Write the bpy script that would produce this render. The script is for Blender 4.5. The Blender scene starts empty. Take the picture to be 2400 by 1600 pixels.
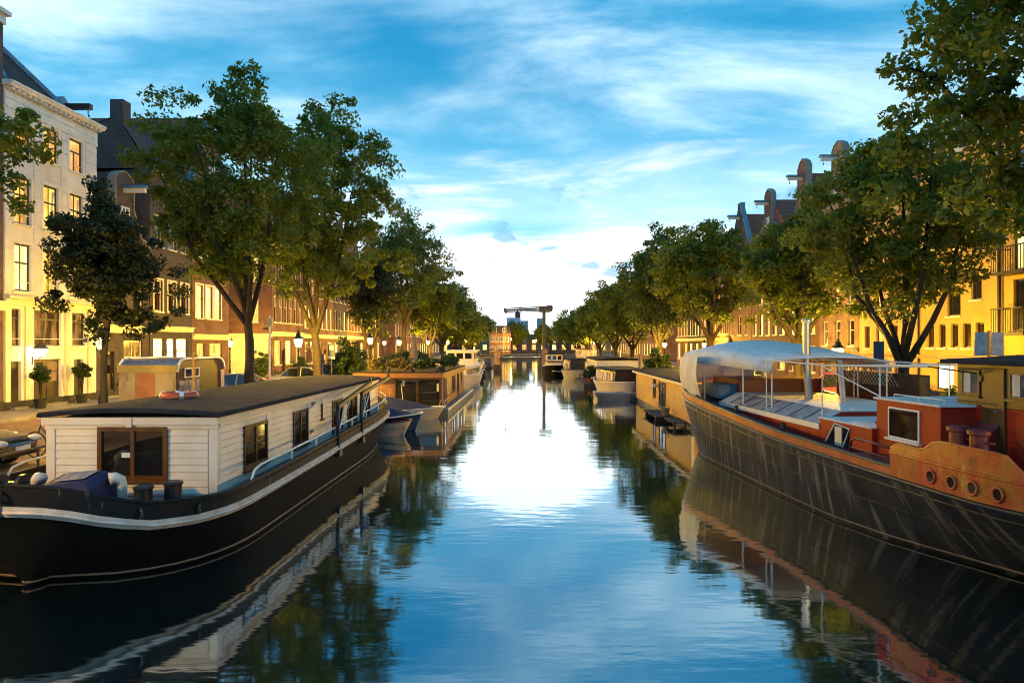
import bpy, math, random
import numpy as np
from mathutils import Vector, Matrix
R = math.radians
sc = bpy.context.scene
col = sc.collection
random.seed(7)

# ------------------------------------------------------------------ camera
cam = bpy.data.objects.new('camera', bpy.data.cameras.new('camera'))
col.objects.link(cam)
cam.location = (0, 0, 4.0)
cam.rotation_euler = (R(90), 0, 0)
cam.data.lens = 24
cam.data.sensor_width = 36
cam.data.shift_x = -40 / 2400
cam.data.shift_y = 6 / 2400
cam.data.clip_end = 6000
sc.camera = cam

# ------------------------------------------------------------------ sky, sun, exposure
SUN_EL, SUN_AZ = R(4.0), R(0.0)          # afterglow straight down the canal (+Y)
W = bpy.data.worlds.new('World')
sc.world = W
W.use_nodes = True
nt = W.node_tree
for n in list(nt.nodes):
    nt.nodes.remove(n)
def N(t, **k):
    n = nt.nodes.new(t)
    for a, b in k.items():
        setattr(n, a, b)
    return n
L = nt.links.new
def wmath(op, a, b=None, c=None, clamp=False):
    n = N('ShaderNodeMath', operation=op, use_clamp=clamp)
    for i, x in enumerate((a, b, c)):
        if x is None: continue
        if isinstance(x, (int, float)): n.inputs[i].default_value = x
        else: L(x, n.inputs[i])
    return n.outputs[0]
def wmix(f, a, b):
    n = N('ShaderNodeMix', data_type='RGBA')
    for s, x in ((0, f), (6, a), (7, b)):
        if isinstance(x, (int, float)): n.inputs[s].default_value = x
        elif isinstance(x, tuple): n.inputs[s].default_value = (*x, 1)
        else: L(x, n.inputs[s])
    return n.outputs[2]
def wrange(x, a, b, c=0.0, d=1.0):
    n = N('ShaderNodeMapRange', interpolation_type='SMOOTHSTEP')
    L(x, n.inputs[0])
    for i, q in enumerate((a, b, c, d)): n.inputs[i + 1].default_value = q
    return n.outputs[0]
tc = N('ShaderNodeTexCoord')
sep = N('ShaderNodeSeparateXYZ'); L(tc.outputs['Generated'], sep.inputs[0])
dz = wmath('MAXIMUM', sep.outputs[2], 0.0)
sky = N('ShaderNodeTexSky', sky_type='NISHITA')
sky.sun_disc = False
sky.sun_elevation = SUN_EL
sky.sun_rotation = SUN_AZ
sky.altitude = 0; sky.air_density = 1.0; sky.dust_density = 0.6; sky.ozone_density = 4.0
sk = N('ShaderNodeVectorMath', operation='MULTIPLY'); L(sky.outputs[0], sk.inputs[0]); sk.inputs[1].default_value = (0.10, 0.12, 0.13)
# cloud deck: directions projected on a flat layer
den = wmath('ADD', dz, 0.10)
cp = N('ShaderNodeCombineXYZ')
L(wmath('DIVIDE', sep.outputs[0], den), cp.inputs[0]); L(wmath('DIVIDE', sep.outputs[1], den), cp.inputs[1])
def cloud(scale, rot, st, detail, rough, off, dist=0.0):
    m = N('ShaderNodeMapping'); L(cp.outputs[0], m.inputs[0])
    m.inputs['Rotation'].default_value = (0, 0, R(rot)); m.inputs['Scale'].default_value = st; m.inputs['Location'].default_value = off
    t = N('ShaderNodeTexNoise'); L(m.outputs[0], t.inputs['Vector'])
    t.inputs['Scale'].default_value = scale; t.inputs['Detail'].default_value = detail; t.inputs['Roughness'].default_value = rough
    t.inputs['Distortion'].default_value = dist
    return t.outputs['Fac']
c1 = cloud(0.42, 30, (1.0, 1.25, 1), 8, 0.56, (12.3, 2.9, 0), 0.25)
c2 = cloud(1.05, 24, (0.8, 1.25, 1), 8, 0.60, (8.1, 5.0, 0), 0.5)
c3 = cloud(0.22, 0, (1, 1, 1), 2, 0.5, (3.3, 2.2, 0))
cl = wmath('ADD', wmath('MULTIPLY', c1, 0.60), wmath('MULTIPLY', c2, 0.40))
# blue of the open sky: deep teal above, paler towards the horizon
blue = wmix(wrange(dz, 0.08, 0.45), (0.15, 0.56, 0.80), (0.0, 0.21, 0.45))
base = wmix(0.92, sk.outputs[0], blue)
m1 = wrange(wmath('ADD', cl, wmath('MULTIPLY', wmath('SUBTRACT', c3, 0.5), 0.8)), 0.40, 0.66)
cloudcol = wmix(wrange(c2, 0.36, 0.66), (0.12, 0.46, 0.70), (0.72, 0.93, 1.02))
s1 = wmix(wmath('MULTIPLY', m1, 0.85), base, cloudcol)
# low bright bank of cloud lit by the set sun
az = wmath('ADD', wmath('MULTIPLY', sep.outputs[1], 0.5), 0.5)           # 1 towards the afterglow
glow = wmath('MULTIPLY', wrange(wmath('ADD', dz, wmath('MULTIPLY', wmath('SUBTRACT', c2, 0.5), 0.55)), 0.27, 0.09), wmath('POWER', az, 12.0))
s2 = wmix(wmath('MULTIPLY', glow, 0.95), s1, (1.15, 1.13, 1.12))
dk = cloud(1.9, 3, (1.5, 0.7, 1), 4, 0.5, (2.2, 6.4, 0))
small = wmath('MULTIPLY', wrange(dk, 0.58, 0.66), wmath('MULTIPLY', wrange(dz, 0.06, 0.10), wrange(dz, 0.30, 0.20)))
s3 = wmix(wmath('MULTIPLY', small, 0.75), s2, (0.16, 0.40, 0.60))
bg = N('ShaderNodeBackground'); L(s3, bg.inputs[0]); bg.inputs[1].default_value = 0.93
wo = N('ShaderNodeOutputWorld'); L(bg.outputs[0], wo.inputs[0])

sun = bpy.data.objects.new('sun', bpy.data.lights.new('sun', 'SUN'))
col.objects.link(sun)
sun.data.energy = 0.08
sun.data.angle = R(20)
sun.data.color = (1.0, 0.86, 0.72)
sun.rotation_euler = (R(90) - SUN_EL, 0, R(180))
sun.rotation_euler = (Vector((0, -math.cos(SUN_EL), -math.sin(SUN_EL)))).to_track_quat('-Z', 'Y').to_euler()

sc.view_settings.view_transform = 'Standard'
sc.view_settings.look = 'None'
sc.view_settings.exposure = 0.7
sc.view_settings.gamma = 1.0
sc.cycles.filter_width = 1.0
sc.cycles.max_bounces = 6
sc.cycles.diffuse_bounces = 2
sc.cycles.glossy_bounces = 3
sc.cycles.transmission_bounces = 3
sc.cycles.transparent_max_bounces = 6
sc.cycles.caustics_reflective = False
sc.cycles.caustics_refractive = False
sc.cycles.sample_clamp_indirect = 4.0

# ------------------------------------------------------------------ materials
MATS = {}
def base_mat(name):
    m = bpy.data.materials.new(name)
    m.use_nodes = True
    MATS[name] = m
    return m, m.node_tree, m.node_tree.nodes['Principled BSDF']
def nnode(t, kind, **ins):
    n = t.nodes.new(kind)
    for k, v in ins.items():
        n.inputs[k.replace('_', ' ')].default_value = v
    return n
def noise_of(t, scale, detail=5, rough=.55, stretch=(1, 1, 1), obj=False):
    if obj:
        g = t.nodes.new('ShaderNodeTexCoord'); src = g.outputs['Object']
    else:
        g = t.nodes.new('ShaderNodeNewGeometry'); src = g.outputs['Position']
    mp = t.nodes.new('ShaderNodeMapping'); mp.inputs['Scale'].default_value = stretch
    t.links.new(src, mp.inputs[0])
    n = nnode(t, 'ShaderNodeTexNoise', Scale=scale, Detail=detail, Roughness=rough)
    t.links.new(mp.outputs[0], n.inputs['Vector'])
    return n.outputs['Fac']
def ramp(t, fac, lo, hi):
    r = nnode(t, 'ShaderNodeMapRange'); t.links.new(fac, r.inputs[0])
    r.inputs[1].default_value = lo; r.inputs[2].default_value = hi
    return r.outputs[0]
def mixc(t, f, a, b, mode='MIX'):
    n = t.nodes.new('ShaderNodeMix'); n.data_type = 'RGBA'; n.blend_type = mode
    for s, x in ((0, f), (6, a), (7, b)):
        if isinstance(x, (int, float)): n.inputs[s].default_value = x
        elif isinstance(x, tuple): n.inputs[s].default_value = (*x, 1)
        else: t.links.new(x, n.inputs[s])
    return n.outputs[2]
def bump_of(t, b, fac, strength, dist=0.02):
    n = nnode(t, 'ShaderNodeBump', Strength=strength, Distance=dist)
    t.links.new(fac, n.inputs['Height']); t.links.new(n.outputs[0], b.inputs['Normal'])
def M(name, c, c2=None, scale=3, rough=.6, metal=0, bump=0, bscale=25, stretch=(1, 1, 1), lo=.35, hi=.65, layers=(), spec=.5, rvar=0, obj=False):
    """paint / wood / stone: two tones blended by noise, optional extra layers (colour, scale, stretch, lo, hi)"""
    m, t, b = base_mat(name)
    c2 = c2 or tuple(x * .72 for x in c)
    f = ramp(t, noise_of(t, scale, stretch=stretch, obj=obj), lo, hi)
    cc = mixc(t, f, c, c2)
    for (lc, ls, lst, llo, lhi) in layers:
        cc = mixc(t, ramp(t, noise_of(t, ls, stretch=lst, obj=obj), llo, lhi), cc, lc)
    t.links.new(cc, b.inputs['Base Color'])
    b.inputs['Roughness'].default_value = rough
    b.inputs['Metallic'].default_value = metal
    b.inputs['Specular IOR Level'].default_value = spec
    if rvar:
        t.links.new(ramp2(t, noise_of(t, scale * 2.3), rough - rvar, rough + rvar), b.inputs['Roughness'])
    if bump:
        bump_of(t, b, noise_of(t, bscale, 4), bump)
    return m
def ramp2(t, fac, a, b):
    r = nnode(t, 'ShaderNodeMapRange'); t.links.new(fac, r.inputs[0])
    r.inputs[1].default_value = .3; r.inputs[2].default_value = .7; r.inputs[3].default_value = a; r.inputs[4].default_value = b
    return r.outputs[0]
def planar(t, horizontal=False):
    """wall coordinates (along the wall, up) from object space"""
    g = t.nodes.new('ShaderNodeTexCoord'); s = t.nodes.new('ShaderNodeSeparateXYZ'); t.links.new(g.outputs['Object'], s.inputs[0])
    c = t.nodes.new('ShaderNodeCombineXYZ')
    if horizontal:
        t.links.new(s.outputs[0], c.inputs[0]); t.links.new(s.outputs[1], c.inputs[1])
    else:
        a = t.nodes.new('ShaderNodeMath'); t.links.new(s.outputs[0], a.inputs[0]); t.links.new(s.outputs[1], a.inputs[1])
        t.links.new(a.outputs[0], c.inputs[0]); t.links.new(s.outputs[2], c.inputs[1])
    return c.outputs[0]
def brickmat(name, c1, c2, mortar, bw=.22, bh=.075, rough=.85, horizontal=False, mort=.012, bump=.6, dirt=(.03, .025, .02)):
    m, t, b = base_mat(name)
    br = nnode(t, 'ShaderNodeTexBrick', Scale=1.0)
    br.inputs['Color1'].default_value = (*c1, 1); br.inputs['Color2'].default_value = (*c2, 1); br.inputs['Mortar'].default_value = (*mortar, 1)
    br.inputs['Mortar Size'].default_value = mort; br.inputs['Brick Width'].default_value = bw; br.inputs['Row Height'].default_value = bh
    br.inputs['Bias'].default_value = -.1
    t.links.new(planar(t, horizontal), br.inputs['Vector'])
    cc = mixc(t, ramp(t, noise_of(t, 1.1, 6), .42, .75), br.outputs['Color'], dirt)
    cc = mixc(t, ramp(t, noise_of(t, 7, 4), .35, .8), cc, tuple(x * 1.25 for x in c1))
    t.links.new(cc, b.inputs['Base Color'])
    b.inputs['Roughness'].default_value = rough
    inv = t.nodes.new('ShaderNodeMath'); inv.operation = 'SUBTRACT'; inv.inputs[0].default_value = 1; t.links.new(br.outputs['Fac'], inv.inputs[1])
    bump_of(t, b, inv.outputs[0], bump, .012)
    return m
def emit(name, c, s, c2=None, scale=2.5, stretch=(1, 1, .25), lo=.4, hi=.62, gloss=True):
    """lit room behind a pane: warm light broken by curtains and furniture"""
    m, t, b = base_mat(name)
    c2 = c2 or tuple(x * .3 for x in c)
    cc = mixc(t, ramp(t, noise_of(t, scale, 3, stretch=stretch), lo, hi), c, c2)
    b.inputs['Base Color'].default_value = (.02, .02, .02, 1)
    b.inputs['Roughness'].default_value = .08
    t.links.new(cc, b.inputs['Emission Color'])
    b.inputs['Emission Strength'].default_value = s
    return m
def glassy(name, c, rough=.04, spec=.9):
    m, t, b = base_mat(name)
    f = ramp(t, noise_of(t, 1.7, 3, stretch=(1, 1, .4)), .4, .65)
    t.links.new(mixc(t, f, c, tuple(x * .35 for x in c)), b.inputs['Base Color'])
    b.inputs['Roughness'].default_value = rough
    b.inputs['IOR'].default_value = 1.8
    return m

white_paint = M('white_paint', (.80, .77, .74), (.66, .63, .60), 1.3, .5, bump=.05)
cream_paint = M('cream_paint', (.74, .68, .52), (.62, .55, .40), 1.2, .55, bump=.05)
stucco = M('white_stucco', (.80, .77, .76), (.66, .63, .62), .8, .8, bump=.15, bscale=40, layers=(((.42, .40, .38), .5, (1, 1, .3), .6, .85),))
yellow_stucco = M('yellow_stucco', (.72, .46, .10), (.60, .36, .07), .7, .8, bump=.15, bscale=40)
ochre_stucco = M('ochre_stucco', (.66, .40, .14), (.54, .31, .10), .7, .8, bump=.15, bscale=40)
brick_dark = brickmat('brick_dark', (.055, .045, .05), (.085, .06, .06), (.10, .09, .09))
brick_red = brickmat('brick_red', (.20, .075, .045), (.26, .10, .06), (.22, .19, .17))
brick_brown = brickmat('brick_brown', (.15, .065, .045), (.20, .085, .055), (.17, .14, .12))
brick_plum = brickmat('brick_plum', (.11, .05, .045), (.15, .065, .055), (.15, .13, .12))
brick_tan = brickmat('brick_tan', (.34, .19, .09), (.40, .23, .11), (.30, .25, .18))
pier_brick = brickmat('pier_brick', (.34, .17, .14), (.28, .13, .10), (.35, .3, .27))
paving = brickmat('street_brick', (.22, .13, .075), (.16, .09, .055), (.05, .04, .03), bw=.22, bh=.11, horizontal=True, mort=.018, bump=.8, dirt=(.10, .065, .04))
slabs = brickmat('pavement_slab', (.22, .20, .18), (.18, .165, .15), (.06, .055, .05), bw=.3, bh=.3, horizontal=True, mort=.012, bump=.4, dirt=(.12, .11, .10))
tile_red = brickmat('roof_tile_red', (.30, .085, .05), (.22, .06, .04), (.05, .02, .015), bw=.24, bh=.30, mort=.03, bump=1.0, dirt=(.12, .05, .04))
tile_dark = brickmat('roof_tile_dark', (.085, .045, .045), (.06, .035, .035), (.02, .015, .015), bw=.24, bh=.30, mort=.03, bump=1.0)
lead = M('lead_sheet', (.17, .27, .36), (.10, .16, .22), 3, .45, metal=.3)
trim_white = M('white_trim', (.80, .78, .74), (.68, .66, .62), 2, .45)
trim_green = M('dark_green_trim', (.015, .03, .022), None, 3, .4)
black_wood = M('black_wood', (.022, .018, .016), (.04, .03, .026), 5, .4)
door_dark = M('dark_door_paint', (.02, .014, .012), (.035, .02, .016), 4, .35)
stone = M('grey_stone', (.28, .26, .24), (.18, .165, .15), 2, .8, bump=.2)
plinth = M('black_plinth', (.025, .023, .022), None, 3, .7)
bitumen = M('bitumen_roof', (.016, .017, .024), (.032, .033, .042), 1.6, .95, bump=.6, bscale=60, spec=.2, layers=(((.05, .05, .058), 9, (1, 1, 1), .62, .8),))
cabin_white = M('cabin_white', (.78, .68, .60), (.66, .56, .48), 1.4, .5, bump=.06, layers=(((.40, .34, .28), 1.8, (1, 1, .5), .66, .9),))
hull_black = M('hull_black', (.005, .005, .0055), (.010, .0095, .009), 2.5, .75, bump=.12, bscale=5, stretch=(1, 1, .5), spec=.08, layers=(((.06, .05, .042), 5, (1.5, 1.5, .12), 0.70, .84),))
bulwark_black = M('bulwark_black', (.006, .006, .007), (.014, .012, .011), 3, .6, spec=.2, bump=.15, bscale=9, layers=(((.24, .25, .24), 7, (1.2, 1.2, .25), .64, .72),))
hull_worn = M('hull_worn', (.012, .011, .010), (.045, .040, .035), 1.5, .6, spec=.25, obj=True, stretch=(.2, 1, .6), bump=.2, bscale=6, layers=(((.30, .27, .225), 4.6, (.08, 1, .11), .53, .76), ((.03, .022, .018), 6, (.08, 1, .2), .60, .72)))
hull_stern = hull_worn
strake_white = M('strake_white', (.72, .62, .56), (.50, .42, .36), 4, .5, layers=(((.16, .10, .07), 9, (1, 1, .6), .66, .78),))
boot_line = M('boot_line', (.26, .16, .10), (.16, .09, .05), 4, .6)
deck_grey = M('deck_grey', (.10, .115, .12), (.055, .06, .065), 2, .5, bump=.15)
varnish = M('varnished_wood', (.16, .062, .018), (.09, .032, .010), 4, .25, stretch=(1, 1, .3), bump=.1)
dark_wood = M('dark_varnish', (.085, .034, .014), (.045, .018, .008), 5, .3, stretch=(1, 1, .3))
cedar = M('cedar_siding', (.30, .135, .055), (.20, .085, .035), 6, .5, stretch=(.25, .25, 3), bump=.1)
yellow_wood = M('yellow_planks', (.62, .32, .045), (.50, .24, .03), 2.2, .6, bump=.1, layers=(((.30, .15, .04), 1.2, (1, 1, .6), .62, .85),))
old_planks = M('weathered_planks', (.075, .06, .052), (.035, .028, .025), 6, .75, bump=.3)
red_paint = M('red_paint', (.40, .026, .010), (.30, .018, .008), 1.4, .5, spec=.25, bump=.1, bscale=12, layers=(((.10, .018, .010), 6, (1, 1, .5), .66, .8),))
red_rust = M('rusted_red', (.42, .050, .012), (.40, .11, .014), 2.2, .42, bump=.3, bscale=9, lo=.42, hi=.58, layers=(((.15, .04, .014), 7, (1, 1, .5), .58, .70), ((.50, .24, .04), 3.6, (1, 1, .4), .58, .72)))
orange_rust = M('orange_rail', (.46, .12, .03), (.34, .055, .018), 2.5, .45, bump=.2, layers=(((.16, .04, .014), 7, (1, 1, .4), .62, .72),))
maroon = M('maroon_paint', (.17, .020, .018), (.11, .014, .012), 3, .4)
brown_paint = M('brown_paint', (.105, .060, .016), (.06, .032, .010), 1.8, .4, bump=.12, layers=(((.025, .014, .006), 5, (1, 1, .4), .62, .74),))
tarp_white = M('tarp_white', (.80, .76, .74), (.68, .62, .58), 2, .7, bump=.5, bscale=4)
navy = M('navy_canvas', (.010, .012, .05), (.018, .02, .075), 4, .75, bump=.25, bscale=14)
clear_plastic = M('clear_window', (.30, .28, .33), (.14, .13, .18), 5, .2, bump=.5, bscale=12)
steel = M('galvanised_steel', (.36, .33, .36), (.24, .22, .24), 5, .38, metal=.6)
brass = M('stove_pipe_steel', (.62, .56, .48), (.50, .44, .36), 3, .38, metal=1.0)
black_metal = M('black_metal', (.014, .014, .015), (.028, .026, .026), 5, .4)
tube_white = M('white_tube', (.80, .76, .72), (.68, .63, .58), 6, .4)
orange_ring = M('lifebuoy_orange', (.62, .085, .02), (.52, .06, .015), 7, .5)
rope = M('rope', (.34, .29, .2), (.2, .16, .1), 30, .9)
blue_cloth = M('blue_cloth', (.30, .42, .62), (.16, .25, .44), 3, .8, bump=.4, bscale=6)
grey_cloth = M('grey_violet_cloth', (.16, .13, .16), (.10, .08, .10), 6, .85)
flag_red = M('flag_red', (.45, .03, .03)); flag_white = M('flag_white', (.8, .78, .76)); flag_blue = M('flag_blue', (.02, .05, .22))
terracotta = M('terracotta', (.30, .11, .05), (.22, .075, .035), 6, .8)
zinc = M('zinc_bucket', (.30, .24, .2), (.18, .14, .12), 8, .4, metal=.4)
rubber = M('tyre_rubber', (.018, .018, .018), None, 8, .8)
concrete = M('concrete', (.30, .28, .26), (.20, .19, .175), 1.5, .85, bump=.2)
asphalt = M('asphalt', (.055, .053, .05), (.04, .038, .036), 6, .85, bump=.2, bscale=50)
quay_stone = brickmat('quay_stone', (.16, .13, .11), (.11, .09, .075), (.06, .05, .045), bw=.5, bh=.22, mort=.02)
lilac = M('lilac_render', (.85, .60, .74), (.76, .53, .66), 1, .7)
far_grey = M('far_grey_render', (.50, .50, .52), None, 1, .7)
sign_blue = M('sign_blue', (.02, .05, .16), None, 5, .4)
sign_white = M('sign_white', (.8, .8, .78), (.7, .7, .68), 5, .4)
wagon_brown = M('wagon_brown', (.060, .022, .018), (.042, .016, .014), 2, .6)
wagon_yellow = M('wagon_board', (.62, .46, .20), (.50, .33, .12), 1.6, .7, layers=(((.30, .15, .06), 2.4, (1, 1, .5), .58, .68),))
poster = M('poster_orange', (.62, .24, .06), (.52, .19, .05), 3, .7)
poster_grey = M('poster_grey', (.30, .27, .30), (.12, .10, .12), 4, .7, lo=.45, hi=.55)
lit_yellow = emit('lit_window_yellow', (1.0, .62, .11), 1.15, (.60, .26, .03))
lit_orange = emit('lit_window_orange', (1.0, .50, .09), 1.05, (.45, .15, .02))
lit_pale = emit('lit_window_pale', (1.0, .78, .30), 1.35, (.85, .50, .10))
lit_dim = emit('lit_window_dim', (.62, .27, .05), .55, (.06, .022, .006), lo=.40, hi=.55)
lit_shop = emit('lit_shop', (1.0, .92, .62), 1.7, (.85, .65, .30))
lit_boat = emit('lit_boat', (.9, .52, .16), .8, (.18, .07, .02))
pane_dark = glassy('window_glass_dark', (.022, .02, .02))
pane_brown = glassy('window_glass_brown', (.045, .022, .012))
pane_sky = glassy('window_glass_sky', (.10, .11, .13), .02)
curtain = M('curtain_white', (.7, .64, .55), (.5, .45, .38), 9, .9, stretch=(1, 1, .1))
car_black = M('car_black', (.012, .012, .016), (.010, .010, .013), 1, .18, spec=.8)
car_red = M('car_red', (.22, .035, .015), None, 1, .22, spec=.8)
car_blue = M('car_blue', (.020, .035, .075), None, 1, .2, spec=.8)
car_silver = M('car_silver', (.42, .40, .38), None, 1, .25, metal=.5)
car_glass = glassy('car_glass', (.012, .014, .018), .03)
lamp_glass_clear = glassy('headlight_glass', (.5, .52, .55), .05)
tail_red = M('tail_light_red', (.35, .01, .01), None, 3, .2)
bark = M('bark', (.045, .033, .024), (.022, .016, .012), 7, .9, stretch=(1, 1, .3), bump=.8, bscale=16, layers=(((.085, .075, .055), 5, (1, 1, .5), .62, .75),))
def leafmat(name, c, c2, trans=.35):
    m, t, b = base_mat(name)
    out = t.nodes['Material Output']
    f = ramp(t, noise_of(t, .9, 3), .35, .65)
    cc = mixc(t, f, c, c2)
    cc = mixc(t, ramp(t, noise_of(t, 9, 2), .4, .7), cc, tuple(min(1, x * 1.5) for x in c))
    t.links.new(cc, b.inputs['Base Color'])
    b.inputs['Roughness'].default_value = .5
    tr = t.nodes.new('ShaderNodeBsdfTranslucent')
    cb = mixc(t, .5, cc, (c[0] * 1.6, c[1] * 1.5, c[2] * .6)); t.links.new(cb, tr.inputs[0])
    mx = t.nodes.new('ShaderNodeMixShader'); mx.inputs[0].default_value = trans
    t.links.new(b.outputs[0], mx.inputs[1]); t.links.new(tr.outputs[0], mx.inputs[2])
    t.links.new(mx.outputs[0], out.inputs[0])
    return m
leaf_elm = leafmat('leaf_elm', (.125, .160, .014), (.080, .115, .010), .45)
leaf_bright = leafmat('leaf_bright', (.140, .170, .015), (.095, .125, .012), .45)
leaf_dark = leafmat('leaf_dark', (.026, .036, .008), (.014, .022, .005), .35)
leaf_far = leafmat('leaf_far', (.105, .145, .022), (.070, .105, .016), .42)
leaf_shrub = leafmat('leaf_shrub', (.06, .095, .02), (.035, .06, .012))
leaf_grass = leafmat('leaf_hedge', (.03, .055, .015), (.02, .04, .01))
flower = leafmat('leaf_dry', (.20, .16, .05), (.13, .10, .03))
def lampglass():
    m, t, b = base_mat('lamp_glass')
    out = t.nodes['Material Output']
    e = nnode(t, 'ShaderNodeEmission', Strength=14.0); e.inputs[0].default_value = (1.0, .60, .16, 1)
    tr = t.nodes.new('ShaderNodeBsdfTransparent')
    mx = t.nodes.new('ShaderNodeMixShader'); mx.inputs[0].default_value = .55
    t.links.new(tr.outputs[0], mx.inputs[1]); t.links.new(e.outputs[0], mx.inputs[2]); t.links.new(mx.outputs[0], out.inputs[0])
    return m
lamp_glow = lampglass()
def watermat():
    m, t, b = base_mat('canal_water')
    out = t.nodes['Material Output']
    t.nodes.remove(b)
    n1 = noise_of(t, .55, 3, .5, (.55, 1.5, 1)); n2 = noise_of(t, 2.6, 2, .5, (.6, 1.7, 1))
    a = t.nodes.new('ShaderNodeMath'); a.operation = 'MULTIPLY_ADD'; t.links.new(n2, a.inputs[0]); a.inputs[1].default_value = .22; t.links.new(n1, a.inputs[2])
    bp = nnode(t, 'ShaderNodeBump', Strength=.085, Distance=.10); t.links.new(a.outputs[0], bp.inputs['Height'])
    fr = nnode(t, 'ShaderNodeFresnel', IOR=2.0); t.links.new(bp.outputs[0], fr.inputs['Normal'])
    gl = nnode(t, 'ShaderNodeBsdfGlossy', Roughness=.05); gl.inputs[0].default_value = (.80, .93, 1, 1); t.links.new(bp.outputs[0], gl.inputs['Normal'])
    df = nnode(t, 'ShaderNodeBsdfDiffuse'); df.inputs[0].default_value = (.004, .010, .012, 1)
    fm = t.nodes.new('ShaderNodeMath'); fm.operation = 'MULTIPLY_ADD'; fm.use_clamp = True; t.links.new(fr.outputs[0], fm.inputs[0]); fm.inputs[1].default_value = 1.0; fm.inputs[2].default_value = .30
    mx = t.nodes.new('ShaderNodeMixShader'); t.links.new(fm.outputs[0], mx.inputs[0])
    t.links.new(df.outputs[0], mx.inputs[1]); t.links.new(gl.outputs[0], mx.inputs[2]); t.links.new(mx.outputs[0], out.inputs[0])
    return m
water_mat = watermat()

# ------------------------------------------------------------------ mesh helpers
class MB:
    def __init__(s): s.v = []; s.f = []
    def add(s, vs, fs):
        o = len(s.v); s.v += [tuple(x) for x in vs]; s.f += [tuple(i + o for i in q) for q in fs]; return s
    def box(s, c, d, rz=0, rx=0, ry=0):
        hx, hy, hz = d[0] / 2, d[1] / 2, d[2] / 2
        vs = [Vector((x, y, z)) for z in (-hz, hz) for y in (-hy, hy) for x in (-hx, hx)]
        if rz or rx or ry:
            m = Matrix.Rotation(rz, 3, 'Z') @ Matrix.Rotation(ry, 3, 'Y') @ Matrix.Rotation(rx, 3, 'X')
            vs = [m @ q for q in vs]
        return s.add([q + Vector(c) for q in vs], [(0, 2, 3, 1), (4, 5, 7, 6), (0, 1, 5, 4), (2, 6, 7, 3), (0, 4, 6, 2), (1, 3, 7, 5)])
    def b2(s, a, b):
        return s.box([(a[i] + b[i]) / 2 for i in range(3)], [abs(a[i] - b[i]) for i in range(3)])
    def tube(s, pts, r, n=8, cap=True):
        pts = [Vector(p) for p in pts]
        rs = r if isinstance(r, (list, tuple)) else [r] * len(pts)
        o = len(s.v); ref = None
        for i, p in enumerate(pts):
            d = (pts[min(i + 1, len(pts) - 1)] - pts[max(i - 1, 0)]).normalized()
            if ref is None: ref = d.orthogonal().normalized()
            ref = (ref - d * ref.dot(d)).normalized(); w = d.cross(ref)
            for k in range(n):
                a = 2 * math.pi * k / n
                s.v.append(tuple(p + (ref * math.cos(a) + w * math.sin(a)) * rs[i]))
        for i in range(len(pts) - 1):
            for k in range(n):
                a, b = o + i * n + k, o + i * n + (k + 1) % n
                s.f.append((a, b, b + n, a + n))
        if cap:
            s.f.append(tuple(o + k for k in reversed(range(n)))); e = o + (len(pts) - 1) * n
            s.f.append(tuple(e + k for k in range(n)))
        return s
    def lathe(s, prof, c=(0, 0, 0), n=16, axis='Z'):
        o = len(s.v)
        for (r, z) in prof:
            for k in range(n):
                a = 2 * math.pi * k / n; x, y = r * math.cos(a), r * math.sin(a)
                p = (x, y, z) if axis == 'Z' else (x, z, y) if axis == 'Y' else (z, x, y)
                s.v.append((p[0] + c[0], p[1] + c[1], p[2] + c[2]))
        for i in range(len(prof) - 1):
            for k in range(n):
                a, b = o + i * n + k, o + i * n + (k + 1) % n
                s.f.append((a, b, b + n, a + n))
        s.f.append(tuple(o + k for k in reversed(range(n)))); e = o + (len(prof) - 1) * n
        s.f.append(tuple(e + k for k in range(n)))
        return s
    def prism(s, poly, axis, a, b):
        """poly in the plane across axis: X -> (y,z), Y -> (x,z), Z -> (x,y)"""
        def P(q, t): return (t, q[0], q[1]) if axis == 'X' else (q[0], t, q[1]) if axis == 'Y' else (q[0], q[1], t)
        n = len(poly)
        return s.add([P(q, a) for q in poly] + [P(q, b) for q in poly],
                     [tuple(reversed(range(n))), tuple(range(n, 2 * n))] + [(i, (i + 1) % n, n + (i + 1) % n, n + i) for i in range(n)])
    def loft(s, rings, closed=False, caps=False):
        n = len(rings[0]); o = len(s.v)
        for r in rings: s.v += [tuple(p) for p in r]
        for i in range(len(rings) - 1):
            for k in range(n if closed else n - 1):
                a, b = o + i * n + k, o + i * n + (k + 1) % n
                s.f.append((a, b, b + n, a + n))
        if caps:
            s.f.append(tuple(o + k for k in reversed(range(n)))); e = o + (len(rings) - 1) * n
            s.f.append(tuple(e + k for k in range(n)))
        return s
    def torus(s, c, Rr, r, axis='Z', n=20, m=8):
        c = Vector(c); rings = []
        for i in range(n + 1):
            a = 2 * math.pi * i / n; ring = []
            for k in range(m):
                b = 2 * math.pi * k / m; q = Rr + r * math.cos(b)
                x, y, z = q * math.cos(a), q * math.sin(a), r * math.sin(b)
                ring.append(c + Vector((x, y, z) if axis == 'Z' else (x, z, y) if axis == 'Y' else (z, x, y)))
            rings.append(ring)
        return s.loft(rings, closed=True)
    def ball(s, c, r, n=10, m=7):
        r = r if isinstance(r, (list, tuple)) else (r, r, r)
        rings = []
        for i in range(m + 1):
            t = math.pi * i / m; q = max(math.sin(t), .02)
            rings.append([(c[0] + r[0] * q * math.cos(2 * math.pi * k / n), c[1] + r[1] * q * math.sin(2 * math.pi * k / n), c[2] + r[2] * math.cos(t)) for k in range(n)])
        return s.loft(rings, closed=True, caps=True)
    def mesh(s, name, mat, smooth=False):
        me = bpy.data.meshes.new(name); me.from_pydata(s.v, [], s.f)
        if mat: me.materials.append(mat)
        if smooth: me.polygons.foreach_set('use_smooth', [True] * len(me.polygons))
        me.update()
        return me
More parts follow.
